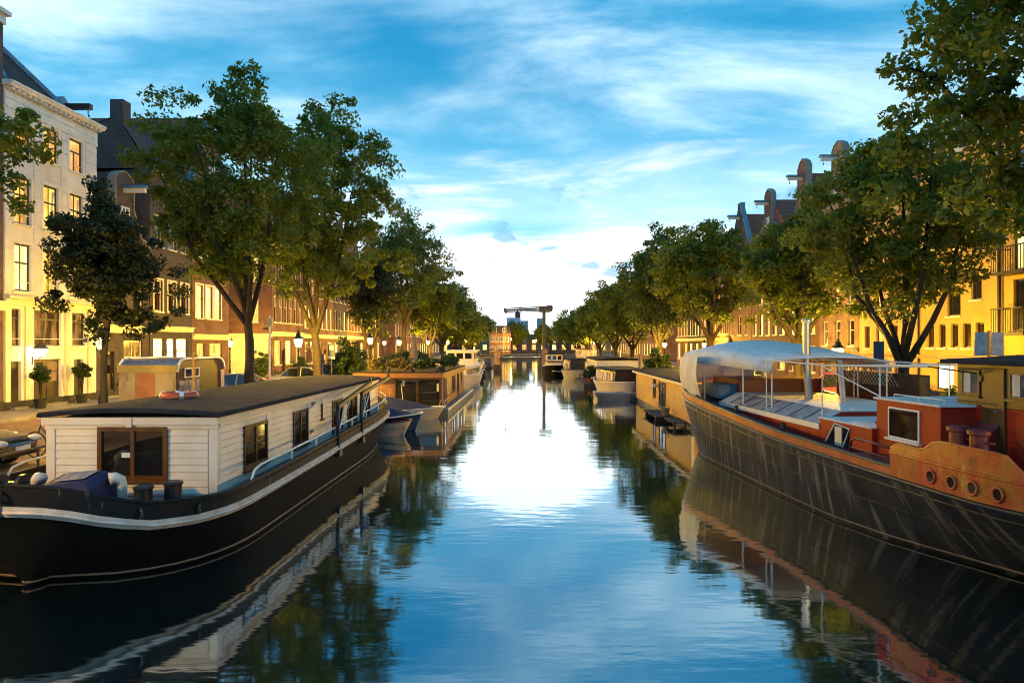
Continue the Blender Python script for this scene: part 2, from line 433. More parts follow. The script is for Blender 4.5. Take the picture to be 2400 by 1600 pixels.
    def build(s, name, mat, parent=None, smooth=False, bev=0, label=None, fix=False):
        me = s.mesh(name, mat, smooth)
        if fix:
            import bmesh
            bm = bmesh.new(); bm.from_mesh(me); bmesh.ops.remove_doubles(bm, verts=bm.verts, dist=1e-4); bmesh.ops.recalc_face_normals(bm, faces=bm.faces); bm.to_mesh(me); bm.free()
        return link(name, me, parent, bev=bev, label=label)
def link(name, me, parent=None, loc=(0, 0, 0), rot=(0, 0, 0), scale=(1, 1, 1), bev=0, label=None):
    o = bpy.data.objects.new(name, me); col.objects.link(o)
    o.location = loc; o.rotation_euler = rot; o.scale = scale
    if parent: o.parent = parent
    if bev:
        b = o.modifiers.new('bevel', 'BEVEL'); b.width = bev; b.segments = 2; b.limit_method = 'ANGLE'
    if label: o['label'] = label
    return o
def tag(o, label=None, cat=None, group=None, kind=None):
    if label: o['label'] = label
    if cat: o['category'] = cat
    if group: o['group'] = group
    if kind: o['kind'] = kind
    return o
def thing(name, label, cat, loc=(0, 0, 0), rz=0, group=None):
    o = bpy.data.objects.new(name, None); col.objects.link(o)
    o.location = loc; o.rotation_euler = (0, 0, rz); o.empty_display_size = .3
    return tag(o, label, cat, group)
def copy_tree(o, parent=None):
    c = o.copy(); col.objects.link(c); c.parent = parent
    for ch in list(o.children): copy_tree(ch, c)
    return c
CUBE = {}
def cube(name, mat, parent, a, b, label=None):
    """axis-aligned piece between corners a and b; alike pieces share one mesh"""
    if mat.name not in CUBE: CUBE[mat.name] = MB().box((0, 0, 0), (1, 1, 1)).mesh('piece_' + mat.name, mat)
    return link(name, CUBE[mat.name], parent, [(a[i] + b[i]) / 2 for i in range(3)], scale=[max(abs(a[i] - b[i]), 1e-3) for i in range(3)], label=label)
def interp(x, tab):
    xs = [q[0] for q in tab]; ys = [q[1] for q in tab]
    return float(np.interp(x, xs, ys))
def smooth_tab(x, tab):
    for (a, p), (b, q) in zip(tab, tab[1:]):
        if x <= b:
            t = max(0, (x - a) / (b - a)); t = t * t * (3 - 2 * t); return p + (q - p) * t
    return tab[-1][1]
ZQ = 1.1            # street level above the water
XL, XR = -11.1, 12.4   # quay edges
FL, FR = -22.0, 21.0   # house fronts

# ------------------------------------------------------------------ water, ground, quays
tag(MB().add([(-300, -40, 0), (300, -40, 0), (300, 186, 0), (-300, 186, 0)], [(0, 1, 2, 3)]).build('canal_water', water_mat), kind='structure')
g = MB()
for (x0, x1, y0, y1) in ((-1500, XL - .4, -40, 186), (XR + .4, 1500, -40, 186), (-1500, 1500, 186.4, 4000)):
    g.add([(x0, y0, ZQ - .02), (x1, y0, ZQ - .02), (x1, y1, ZQ - .02), (x0, y1, ZQ - .02)], [(0, 1, 2, 3)])
tag(g.build('ground', asphalt), kind='structure')
for nm, x0, x1 in (('street_left', -19.4, XL - .42), ('street_right', XR + .42, 18.4)):
    tag(MB().b2((x0, -20, ZQ - .3), (x1, 184, ZQ - .012)).build(nm, paving), kind='structure')
for nm, x0, x1 in (('pavement_left', FL - 2, -19.4), ('pavement_right', 18.4, FR + 2)):
    tag(MB().b2((x0, -20, ZQ - .3), (x1, 184, ZQ + .10)).build(nm, slabs), kind='structure')
for nm, x0, x1 in (('kerb_left', -19.4, -19.25), ('kerb_right', 18.25, 18.4)):
    tag(MB().b2((x0 + .002, -20, ZQ - .3), (x1 - .002, 184, ZQ + .115)).build(nm, stone, bev=.015), kind='structure')
for nm, x0, x1 in (('quay_wall_left', XL - .5, XL), ('quay_wall_right', XR, XR + .5)):
    q = tag(MB().b2((x0, -20, -1.5), (x1, 186, ZQ - .16)).build(nm, quay_stone), kind='structure')
    n = 0; y = 8.0
    while y < 110:                       # coping stones along the edge
        l = 1.15 + .2 * random.random()
        cube('coping_stone', stone, q, (x0 - .03, y, ZQ - .15), (x1 + .04, y + l - .02, ZQ + .01 + .012 * random.random()))
        y += l
tag(MB().b2((-1500, 186, -1.5), (1500, 186.5, ZQ)).build('quay_wall_far', quay_stone), kind='structure')

# ------------------------------------------------------------------ windows, doors, houses
WC = {}
def window(parent, u, z, w, h, cols=1, split=.62, fm=None, pm=None, sill=trim_white, y=.10, topcols=None, name='window', trim=None):
    """sash window: frame with bars (part), panes and sill (sub-parts); origin bottom centre"""
    fm = fm or black_wood; topcols = topcols or cols
    key = (round(w, 2), round(h, 2), cols, split, topcols, fm.name)
    bw, bd = .075, .07
    zs = [bw, h - bw] if not split else [bw, h * split, h - bw]
    cells = []
    for r in range(len(zs) - 1):
        nc = cols if r == 0 else topcols
        xs = np.linspace(-w / 2 + bw, w / 2 - bw, nc + 1)
        for c in range(nc): cells.append((xs[c], xs[c + 1], zs[r], zs[r + 1]))
    if key not in WC:
        m = MB(); q = .02
        m.b2((-w / 2, 0, 0), (-w / 2 + bw, bd, h)).b2((w / 2 - bw, 0, 0), (w / 2, bd, h)).b2((-w / 2 + bw, .002, 0), (w / 2 - bw, bd, bw)).b2((-w / 2 + bw, .002, h - bw), (w / 2 - bw, bd, h))
        if split: m.b2((-w / 2 + bw, .004, h * split - .035), (w / 2 - bw, bd, h * split + .035))
        for r in range(len(zs) - 1):
            nc = cols if r == 0 else topcols
            for c in range(1, nc):
                x = -w / 2 + bw + (w - 2 * bw) * c / nc
                m.b2((x - q, .010, zs[r]), (x + q, bd - .01, zs[r + 1]))
        WC[key] = m.mesh('window', fm)
    o = link(name, WC[key], parent, (u, y, z))
    for (x0, x1, z0, z1) in cells:
        p = random.choice(pm) if isinstance(pm, (list, tuple)) else pm
        cube('pane', p, o, (x0 - .005, .035, z0 - .005), (x1 + .005, .05, z1 + .005))
    if sill: cube('sill', sill, o, (-w / 2 - .09, -y - .09, -.085), (w / 2 + .09, .06, -.005))
    if trim:
        for a, b in (((-w / 2 - .13, -y - .03, -.002), (-w / 2 - .003, -y + .05, h + .13)), ((w / 2 + .003, -y - .03, -.002), (w / 2 + .13, -y + .05, h + .13)), ((-w / 2 - .003, -y - .028, h + .003), (w / 2 + .003, -y + .05, h + .13))):
            cube('architrave', trim, o, a, b)
    return o
def door(parent, u, z, w, h, mat=None, pm=None, y=.12, panes=1, leaves=1):
    mat = mat or door_dark
    m = MB(); m.b2((u - w / 2, y, z), (u + w / 2, y + .06, z + h))
    for k in range(leaves):
        a = u - w / 2 + w * k / leaves; lw = w / leaves
        m.b2((a + .10, y - .02, z + .15), (a + lw - .10, y, z + h * .36))
        m.b2((a + .008, y - .012, z + h * .40), (a + lw - .008, y, z + h * .44))
    o = m.build('door', mat, parent)
    for k in range(leaves):
        a = u - w / 2 + w * k / leaves; lw = w / leaves
        if pm:
            for j in range(panes):
                z0 = z + h * .48; zz = (h * .46) / panes
                cube('pane', pm, o, (a + .13, y - .012, z0 + zz * j + .02), (a + lw - .13, y + .002, z0 + zz * (j + 1) - .02))
        MB().tube([(a + lw - .07, y - .05, z + 1.0), (a + lw - .07, y - .05, z + 1.14)], .014, 6).build('handle', brass, o)
    cube('step', stone, parent, (u - w / 2 - .08, -.25, -.02), (u + w / 2 + .08, .1, z - .003))
    return o
def wall_front(parent, Wd, H, openings, mat, poly_top=None, y=0.0, depth=.20, z0=0.0, name='wall'):
    us = sorted({0.0, Wd, *[round(q, 3) for o in openings for q in (o[0], o[1])]}); zs = sorted({z0, H, *[round(q, 3) for o in openings for q in (o[2], o[3])]})
    m = MB()
    for i in range(len(us) - 1):
        for j in range(len(zs) - 1):
            cu, cz = (us[i] + us[i + 1]) / 2, (zs[j] + zs[j + 1]) / 2
            if any(o[0] < cu < o[1] and o[2] < cz < o[3] for o in openings): continue
            m.add([(us[i], y, zs[j]), (us[i + 1], y, zs[j]), (us[i + 1], y, zs[j + 1]), (us[i], y, zs[j + 1])], [(0, 1, 2, 3)])
    for (a, b, c, d) in openings:
        e = y + depth
        m.add([(a, y, c), (a, e, c), (a, e, d), (a, y, d)], [(0, 1, 2, 3)]); m.add([(b, y, c), (b, y, d), (b, e, d), (b, e, c)], [(0, 1, 2, 3)])
        m.add([(a, y, d), (a, e, d), (b, e, d), (b, y, d)], [(0, 1, 2, 3)]); m.add([(a, y, c), (b, y, c), (b, e, c), (a, e, c)], [(0, 1, 2, 3)])
    return m
def gable_poly(kind, w, g):
    h = w / 2
    if kind == 'spout': return [(0, 0), (w, 0), (h + .45, g * .90), (h + .45, g), (h - .45, g), (h - .45, g * .90)]
    if kind == 'neck': return [(0, 0), (w, 0), (w, .25), (w * .84, g * .12), (h + 1.15, g * .34), (h + .85, g * .50), (h + .85, g * .88), (h + .55, g * .95), (h, g), (h - .55, g * .95), (h - .85, g * .88), (h - .85, g * .50), (h - 1.15, g * .34), (w * .16, g * .12), (0, .25)]
    if kind == 'bell': return [(0, 0), (w, 0), (w - .1, g * .2), (w * .80, g * .40), (w * .70, g * .65), (w * .66, g * .85), (w * .58, g * .95), (h, g), (w * .42, g * .95), (w * .34, g * .85), (w * .30, g * .65), (w * .20, g * .40), (.1, g * .2)]
    if kind == 'step':
        p = []; n = 5
        for i in range(n): p += [(w - h * .82 * i / n, g * i / n), (w - h * .82 * i / n, g * (i + 1) / n)]
        return p + [(w - q[0], q[1]) for q in reversed(p)]
    return [(0, 0), (w, 0), (h, g)]
def house(name, label, side, ya, yb, H, wall, rows, top='cornice', g=4.0, depth=9, doors=(), pm=(), base=None, cat='house', group=None, beam=True, tile=None, trim=None, fm=None, cornices=(), X=None, extra_wall=None, far=False, dark_side=None, fascia=None):
    """canal house: u runs along the front, z up from the street, +y into the block"""
    Wd = yb - ya
    X = X if X is not None else (FL if side == 'L' else FR)
    T = thing(name, label, cat, (X, ya if side == 'L' else yb, ZQ + .09), R(90) if side == 'L' else R(-90), group)
    op = []
    for (z, h, wins, *_r) in rows:
        for (u, w) in wins: op.append((u - w / 2, u + w / 2, z, z + h))
    for (u, w, h, *_r) in doors: op.append((u - w / 2, u + w / 2, .12, .12 + h))
    m = wall_front(T, Wd, H, op, wall)
    m.add([(0, 0, 0), (0, depth, 0), (0, depth, H), (0, 0, H)], [(0, 3, 2, 1)]); m.add([(Wd, 0, 0), (Wd, depth, 0), (Wd, depth, H), (Wd, 0, H)], [(0, 1, 2, 3)])
    m.add([(0, depth, 0), (Wd, depth, 0), (Wd, depth, H), (0, depth, H)], [(1, 0, 3, 2)]); m.add([(0, 0.21, H - .01), (Wd, .21, H - .01), (Wd, depth, H - .01), (0, depth, H - .01)], [(0, 1, 2, 3)])
    m.build('wall', wall, T)
    for row in rows:
        z, h, wins = row[:3]; o = row[3] if len(row) > 3 else {}
        for (u, w) in wins:
            p = o.get('pm', pm); p = random.choice(p) if isinstance(p, (list, tuple)) else p
            window(T, u, z, w, h, o.get('cols', 1), o.get('split', .6), o.get('fm', fm), p, o.get('sill', trim_white), topcols=o.get('topcols'), trim=o.get('trim', trim), y=o.get('y', .10))
    for d in doors:
        u, w, h = d[:3]; o = d[3] if len(d) > 3 else {}
        door(T, u, .12, w, h, o.get('mat'), o.get('pm', pane_dark), panes=o.get('panes', 2), leaves=o.get('leaves', 1))
    if base: cube('plinth', base, T, (-.02, -.045, -.1), (Wd + .02, -.003, .42))
    for (z, pr, hh, mt) in cornices:
        cube('cornice', mt, T, (-.03, -pr, z), (Wd + .03, -.004, z + hh)); cube('cornice', mt, T, (-.05, -pr - .10, z + hh + .002), (Wd + .05, -.004, z + hh + .09))
    tl = tile or tile_red
    if top == 'cornice':
        cube('cornice', trim_white, T, (-.02, -.12, H - .45), (Wd + .02, -.004, H - .10)); cube('cornice', trim_white, T, (-.06, -.34, H - .098), (Wd + .06, -.004, H + .06))
        MB().add([(0, 0, H + .04), (Wd, 0, H + .04), (Wd, depth, H + .04), (0, depth, H + .04), (Wd * .12, 2.2, H + g * .62), (Wd * .88, 2.2, H + g * .62), (Wd * .88, depth - 2.2, H + g * .62), (Wd * .12, depth - 2.2, H + g * .62)],
                 [(0, 1, 5, 4), (1, 2, 6, 5), (2, 3, 7, 6), (3, 0, 4, 7), (4, 5, 6, 7)]).build('roof', tl, T)
    elif top == 'parallel':
        r = MB().add([(0, -.15, H), (Wd, -.15, H), (Wd, depth * .16, H + g), (0, depth * .16, H + g), (0, depth, H - .8), (Wd, depth, H - .8)], [(0, 1, 2, 3), (3, 2, 5, 4)]).build('roof', tl, T)
        MB().add([(0, 0, H), (0, depth * .16, H + g - .05), (0, depth, H - .85)], [(0, 1, 2)]).add([(Wd, 0, H), (Wd, depth * .16, H + g - .05), (Wd, depth, H - .85)], [(0, 2, 1)]).build('gable_wall', dark_side or wall, T)
        cube('gutter', trim_white, T, (-.03, -.30, H - .22), (Wd + .03, -.004, H - .02))
        c = cube('chimney', dark_side or wall, T, (-.02, depth * .16 - .38, H + g - .9), (.75, depth * .16 + .38, H + g + .9))
    else:
        pl = gable_poly(top, Wd, g)
        gm = MB().prism([(x, z + H) for x, z in pl], 'Y', 0, .34)
        ga = gm.build('gable', wall, T)
        cap = MB(); q = pl[2:] if top != 'tri' else pl[1:] + pl[:1]
        q = [pl[1]] + pl[2:] + [pl[0]]
        for a, b in zip(q, q[1:]):
            dx, dz = b[0] - a[0], b[1] - a[1]; l = math.hypot(dx, dz)
            if l < .05: continue
            cap.box(((a[0] + b[0]) / 2, .17, H + (a[1] + b[1]) / 2), (l + .06, .44, .09), ry=-math.atan2(dz, dx))
        cap.build('coping', lead if top in ('spout', 'tri') else stone, ga)
        rz = g * (.80 if top != 'tri' else .97)
        MB().add([(-.05, .3, H), (Wd / 2, .3, H + rz), (Wd + .05, .3, H), (-.05, depth, H), (Wd / 2, depth, H + rz), (Wd + .05, depth, H)], [(0, 1, 4, 3), (1, 2, 5, 4), (0, 3, 5, 2), (3, 4, 5), (0, 2, 1)]).build('roof', tl, T)
        if top in ('neck', 'bell', 'spout', 'step', 'tri'):
            zz = H + g * (.62 if top != 'tri' else .5); ww, hh = .75, 1.1
            a = window(T, Wd / 2, H + g * .22, ww, hh, 2, None, fm or black_wood, random.choice(pm) if isinstance(pm, (list, tuple)) else pm, trim_white, y=-.075, name='attic_window')
            if beam:
                bm = MB().b2((Wd / 2 - .11, -1.15, H + g * .70), (Wd / 2 + .11, .02, H + g * .70 + .24)).build('hoist_beam', trim_white, T)
                MB().prism([(Wd / 2 - .26, H + g * .70 + .25), (Wd / 2 + .26, H + g * .70 + .25), (Wd / 2, H + g * .70 + .42)], 'Y', -1.22, .0).build('beam_hood', lead, bm)
                MB().tube([(Wd / 2, -1.0, H + g * .70), (Wd / 2, -1.0, H + g * .70 - .25), (Wd / 2 + .07, -1.0, H + g * .70 - .33), (Wd / 2 + .1, -1.0, H + g * .70 - .22)], .022, 6).build('hook', black_metal, bm)
    return T
def row(z, h, n, w, Wd, a=0.6, **o):
    """n evenly spaced openings on a front Wd wide"""
    us = np.linspace(a + w / 2, Wd - a - w / 2, n) if n > 1 else [Wd / 2]
    return (z, h, [(float(u), w) for u in us], o)
dkp = (pane_dark, pane_brown, pane_sky)
mix1 = (pane_dark, lit_orange, lit_yellow, pane_sky, lit_dim)
mix2 = (pane_dark, lit_yellow, lit_pale, lit_orange)

# --- left bank, first block ------------------------------------------------------
house('brick_house', 'tall dark brick house cut off at the left edge of the photo', 'L', 20.5, 28.55, 16.6, brick_plum,
      [row(1.0, 2.2, 2, 1.1, 8.05, 1.2), row(5.2, 2.0, 3, 1.1, 8.05), row(8.4, 2.0, 3, 1.1, 8.05), row(11.6, 1.8, 3, 1.1, 8.05)], 'cornice', 3, pm=mix1, doors=[(4.0, 1.0, 2.3)], cornices=[(4.2, .2, .3, cream_paint)], base=plinth)
# white house with rusticated front
Zb = ZQ + .09
wh = thing('white_house', 'white stucco house with bracketed cornice and lit upper windows', 'house', (FL, 28.6, Zb), R(90))
Wd, H = 6.1, 13.75
rowsW = [(2.72, 1.6, [(.68, .52), (2.62, 1.75), (4.75, .95)], dict(pm=lit_dim, cols=1, split=.75)),
         (5.1, 2.05, [(1.05, 1.0), (2.8, 1.0), (4.55, 1.0)], dict(pm=(lit_pale, lit_yellow), cols=2, split=.60)),
         (8.0, 2.05, [(1.05, 1.0), (2.8, 1.0), (4.55, 1.0)], dict(pm=(lit_orange, lit_yellow), cols=2, split=.62)),
         (11.15, 1.55, [(1.05, 1.0), (2.8, 1.0), (4.55, 1.0)], dict(pm=lit_orange, cols=2, split=.62, topcols=1))]
drs = [(.68, .62, 1.95, {}), (2.62, 1.80, 2.0, dict(leaves=2, pm=lit_dim, panes=2)), (4.75, .7, 1.95, {})]
op = [(u - w / 2, u + w / 2, z, z + h) for (z, h, ws, o) in rowsW for (u, w) in ws] + [(u - w / 2, u + w / 2, .12, .12 + h) for (u, w, h, o) in drs]
m = wall_front(wh, Wd, H, op, stucco, depth=.24)
m.add([(0, 0, 0), (0, 10, 0), (0, 10, H), (0, 0, H)], [(0, 3, 2, 1)]); m.add([(Wd, 0, 0), (Wd, 10, 0), (Wd, 10, H), (Wd, 0, H)], [(0, 1, 2, 3)]); m.add([(0, 10, 0), (Wd, 10, 0), (Wd, 10, H), (0, 10, H)], [(1, 0, 3, 2)])
m.build('wall', stucco, wh)
# stucco blocks with recessed joints
zc = 4.98
while zc < H - 1.0:
    hh = .62 if zc + .62 < H - 1.0 else H - 1.0 - zc
    spans = [(0.0, Wd)]
    for (a, b, c, d) in op:
        if c - .13 < zc + hh and d + .15 > zc:
            ns = []
            for (s0, s1) in spans:
                if b + .14 < s0 or a - .14 > s1: ns.append((s0, s1))
                else:
                    if a - .14 - s0 > .1: ns.append((s0, a - .14))
                    if s1 - b - .14 > .1: ns.append((b + .14, s1))
            spans = ns
    for (s0, s1) in spans:
        cube('stucco_block', stucco, wh, (s0 + .016, -.035, zc + .018), (s1 - .016, -.001, zc + hh - .018))
    zc += hh
for (z, h, ws, o) in rowsW:
    for (u, w) in ws:
        p = o['pm']; p = random.choice(p) if isinstance(p, tuple) else p
        wn = window(wh, u, z, w, h, o['cols'], o['split'], black_wood, p, trim_white, y=.10, topcols=o.get('topcols'), trim=trim_white if z > 5 else None)
        MB().tube([(-w / 2, -.06, h * .2), (w / 2, -.06, h * .2)], .018, 6).build('safety_bar', tube_white, wn)
        if z > 7 and z < 9: MB().prism([(w * .22, .1), (w * .42, .1), (w * .30, h * .55), (w * .42, h * .9), (w * .24, h * .9)], 'Y', .025, .034).build('curtain', curtain, wn)
for (u, w, h, o) in drs: door(wh, u, .12, w, h, None, o.get('pm'), y=.14, panes=o.get('panes', 2), leaves=o.get('leaves', 1))
cube('plinth', plinth, wh, (-.02, -.05, -.1), (Wd + .02, -.003, .36))
for u in (.12, 1.28, 3.85, 5.5): cube('pilaster', cream_paint, wh, (u - .12, -.075, .37), (u + .14, -.003, 4.45))
cube('shop_cornice', cream_paint, wh, (-.03, -.12, 4.46), (Wd + .03, -.003, 4.72)); cube('shop_cornice', cream_paint, wh, (-.06, -.30, 4.723), (Wd + .06, -.003, 4.86))
cube('frieze', trim_white, wh, (-.02, -.07, H - .92), (Wd + .02, -.003, H - .80)); cube('frieze', trim_white, wh, (-.02, -.05, H - .78), (Wd + .02, -.003, H - .24))
for k in range(44): cube('dentil', trim_white, wh, (.05 + k * .138, -.085, H - .60), (.11 + k * .138, -.052, H - .53))
for k in range(19): MB().box((.16 + k * .322, -.19, H - .17), (.11, .24, .12)).build('bracket', trim_white, wh)
MB().prism([(-.004, H - .11), (-.36, H - .11), (-.40, H - .03), (-.46, H + .02), (-.46, H + .10), (-.004, H + .14)], 'X', -.12, Wd + .12).build('cornice', trim_white, wh)
rf = MB().add([(0, .15, H + .12), (4.3, .15, H + .12), (4.3, 10, H + .12), (0, 10, H + .12), (.9, 1.6, H + 2.3), (1.7, 1.6, H + 2.3), (1.7, 8, H + 2.3), (.9, 8, H + 2.3)], [(0, 1, 5, 4), (1, 2, 6, 5), (2, 3, 7, 6), (3, 0, 4, 7), (4, 5, 6, 7)]).build('roof', tile_dark, wh)
def ridge(parent, a, b, w=.16): return MB().tube([a, b], w, 6).build('lead_ridge', lead, parent)
cube('roof_flat', bitumen, wh, (4.2, .1, H + .05), (Wd, 10, H + .13)); ridge(rf, (0.05, .1, H + .16), (.9, 1.6, H + 2.32), .2); ridge(rf, (4.3, .15, H + .16), (1.7, 1.6, H + 2.32), .16); ridge(rf, (.8, 1.6, H + 2.34), (1.8, 1.6, H + 2.34), .2)
hb = MB().b2((4.1, -.95, H + .32), (4.35, .9, H + .58)).build('hoist_beam', black_wood, wh)
MB().tube([(4.22, -.8, H + .33), (4.22, -.8, H + .1), (4.28, -.8, H - .02), (4.34, -.8, H + .06)], .025, 6).build('hook', black_metal, hb)
MB().prism([(3.85, H + .15), (4.6, H + .15), (4.6, H + .7), (4.22, H + .95), (3.85, H + .7)], 'Y', .35, 1.6).build('dormer', lead, wh)
# neck-gabled low house, dark houses
house('neck_gable_house', 'low house with neck gable between white house and dark brick house', 'L', 34.75, 39.5, 8.3, brick_dark,
      [row(4.4, 1.7, 2, .95, 4.75, .6, pm=dkp), row(6.5, 1.4, 2, .9, 4.75, .6, pm=dkp), (.7, 2.3, [(3.2, 1.8)], dict(cols=2, pm=lit_dim))], 'neck', 3.9, pm=dkp, doors=[(1.0, .95, 2.3)], cornices=[(3.4, .15, .35, cream_paint)], fm=trim_white, tile=tile_dark, base=plinth)
house('dark_brick_house', 'dark brick house with steep roof and chimney on its side gable', 'L', 39.6, 44.5, 13.0, brick_dark,
      [row(8.6, 1.9, 3, .9, 4.9, .5), row(4.75, 1.85, 3, .92, 4.9, .45, trim=cream_paint, pm=pane_brown), (1.55, 1.6, [(.95, 1.15), (2.35, .95), (3.7, 1.35)], dict(cols=2, split=.5, pm=lit_shop, fm=trim_white))], 'parallel', 3.1, depth=12, pm=dkp, fm=trim_white, cornices=[(3.55, .12, .25, cream_paint)], tile=tile_dark, base=plinth)
house('gabled_brick_house', 'brick house with tall pointed gable and triple white windows', 'L', 44.55, 50.0, 13.4, brick_brown,
      [(8.6, 3.6, [(1.1, .95), (2.4, .95), (3.7, .95)], dict(cols=2, split=.6, pm=pane_sky, fm=trim_white)), (4.55, 2.2, [(1.0, .95), (2.4, .95), (3.7, .95)], dict(cols=1, pm=lit_pale, fm=trim_white, trim=trim_white)), (1.35, 1.5, [(1.2, 1.1), (3.4, 1.9)], dict(cols=3, split=.5, pm=lit_yellow))], 'tri', 5.2, depth=11, pm=dkp, fm=trim_white, cornices=[(3.1, .14, .28, cream_paint)], tile=tile_red, beam=False, base=plinth)
# --- left bank, second block beyond the side street --------------------------------
cb = house('corner_brick_house', 'corner brick house with six white windows beside the side street', 'L', 58.5, 66.4, 13.5, brick_brown,
      [row(1.0, 2.1, 3, 1.5, 7.9, .5, cols=2, pm=(lit_yellow, lit_dim, lit_pale), fm=trim_white), row(4.7, 2.3, 6, .78, 7.9, .4, cols=1, topcols=2, pm=(pane_brown, lit_dim, pane_sky), fm=trim_white), row(8.1, 2.1, 6, .78, 7.9, .4, fm=trim_white, pm=dkp), row(11.0, 1.7, 6, .78, 7.9, .4, fm=trim_white, pm=dkp)], 'cornice', 4, pm=dkp, doors=[(2.65, .9, 2.3)], cornices=[(3.5, .12, .3, cream_paint)], base=plinth)
for (v, z, h) in ((1.6, 4.7, 2.3), (1.6, 8.1, 2.1)):
    window(cb, 0, 0, .8, h, 2, .6, trim_white, lit_yellow, trim_white, name='side_window').matrix_local = Matrix.Translation((-.06, v, z)) @ Matrix.Rotation(R(-90), 4, 'Z')
cube('render_panel', cream_paint, cb, (-.05, .35, .0), (-.003, 5.0, 3.35)); cube('cornice', cream_paint, cb, (-.10, 0, 3.40), (-.003, 6.0, 3.72))
cols_ = [('brick_canal_house', 'narrow brick canal house with small arched cellar door left of the four lit windows', 66.45, 70.4, 14.2, brick_plum, 'neck'),
         ('brick_canal_house', 'brick canal house with two rows of four tall lit windows', 70.45, 76.8, 13.6, brick_red, 'cornice'),
         ('brick_canal_house', 'dark canal house directly left of the dark round tree', 76.85, 82.4, 13.0, brick_dark, 'bell'),
         ('brick_canal_house', 'reddish canal house whose front lies behind the dark round tree', 82.45, 88.6, 12.8, brick_red, 'step'),
         ('brick_canal_house', 'canal house with white glazed ground floor under the dark round tree', 88.65, 95.0, 11.4, brick_brown, 'cornice')]
for (nm, lb, a, b, h, mt, tp) in cols_:
    w = b - a; n = 4 if w > 6 else 3
    house(nm, lb, 'L', a, b, h, mt, [row(.9, 2.1, 2, 1.4, w, .5, cols=2, pm=(lit_dim, lit_pale, lit_yellow), fm=trim_white), row(4.4, 2.2, n, .85, w, .45, pm=(lit_yellow, lit_pale, pane_brown)), row(7.6, 1.9, n, .85, w, .45, pm=mix1), row(10.2 if h > 12.7 else 9.4, 1.4, n, .8, w, .5, pm=dkp)], tp, 4.2, pm=dkp, doors=[(w / 2, .8, 2.2)], fm=trim_white, cornices=[(3.4, .14, .3, cream_paint)], group='canal houses on the left bank')
house('brick_canal_house', 'last left bank house before the drawbridge', 'L', 95.05, 101.0, 12.0, brick_plum, [row(.9, 2.1, 2, 1.4, 5.95, .5, pm=lit_yellow), row(4.4, 2.1, 3, .85, 5.95, .5, pm=mix2), row(7.6, 1.9, 3, .85, 5.95, .5, pm=mix1)], 'neck', 4, pm=dkp, fm=trim_white, group='canal houses on the left bank')

# --- right bank ----------------------------------------------------------------
rb = house('balcony_house', 'yellow building with dark metal balconies at the right edge', 'R', 20.5, 30.2, 12.4, yellow_stucco,
      [(.8, 2.1, [(8.6, 1.3), (6.0, 1.6), (3.2, 1.6)], dict(cols=2, pm=lit_dim)), (3.4, 2.2, [(1.35, 1.5), (4.5, 1.5), (7.6, 1.5)], dict(cols=2, split=None, pm=pane_dark, sill=None)), (6.0, 2.3, [(1.35, 1.5), (4.5, 1.5), (7.6, 1.5)], dict(cols=2, split=None, pm=lit_pale, sill=None)), (9.2, 2.0, [(1.35, 1.5), (4.5, 1.5), (7.6, 1.5)], dict(cols=2, split=None, pm=pane_dark, sill=None))], 'cornice', 3, pm=dkp, base=plinth)
for u in (1.35, 4.5, 7.6):
    for z in (3.3, 5.9, 9.1):
        b = MB().b2((u - 1.0, -.85, z - .12), (u + 1.0, -.01, z)).build('balcony', black_metal, rb)
        r = MB()
        for k in range(14): r.b2((u - .97 + k * .149, -.84, z), (u - .945 + k * .149, -.815, z + 1.0))
        r.b2((u - 1.0, -.85, z + 1.0), (u + 1.0, -.80, z + 1.05)).b2((u - 1.0, -.85, z + 1.0), (u - .95, -.01, z + 1.05)).b2((u + .95, -.85, z + 1.0), (u + 1.0, -.01, z + 1.05))
        r.build('railing', black_metal, b)
    MB().prism([(-.01, 8.5), (-.95, 8.3), (-.95, 8.36), (-.01, 8.62)], 'X', u - 1.0, u + 1.0).build('awning', navy, rb)
yb_ = house('yellow_house', 'yellow stucco house with row of five narrow windows', 'R', 30.3, 36.8, 12.6, yellow_stucco,
      [(2.62, 1.2, [(1.1, .58), (2.1, .58), (3.1, .60), (4.05, .62), (5.0, .62)], dict(split=None, cols=1, pm=pane_brown)),
       (4.9, .95, [(1.25, .75), (4.75, .75)], dict(split=None, cols=1, pm=pane_dark)), (4.2, 1.45, [(3.05, 1.05)], dict(split=None, cols=1, pm=pane_dark)),
       (7.2, 1.5, [(1.25, .9), (3.1, .9), (4.9, .9)], dict(pm=mix1)), (9.7, 1.5, [(1.25, .9), (3.1, .9), (4.9, .9)], dict(pm=dkp)),
       (.5, 1.35, [(2.3, 1.5), (4.3, 1.7)], dict(split=None, cols=2, pm=lit_shop, sill=None))], 'cornice', 3, pm=dkp, base=plinth, cornices=[(2.05, .14, .10, maroon)])
zc = 2.3
while zc < 8:
    for (s0, s1) in ((.02, .68), (5.5, 6.48)): cube('stucco_block', yellow_stucco, yb_, (s0 + .006, -.02, zc + .006), (s1 - .006, -.001, zc + .414))
    zc += .42
cube('downpipe', black_metal, yb_, (6.36, -.14, .1), (6.47, -.03, 12)); cube('downpipe', black_metal, yb_, (.03, -.13, .1), (.14, -.03, 12))
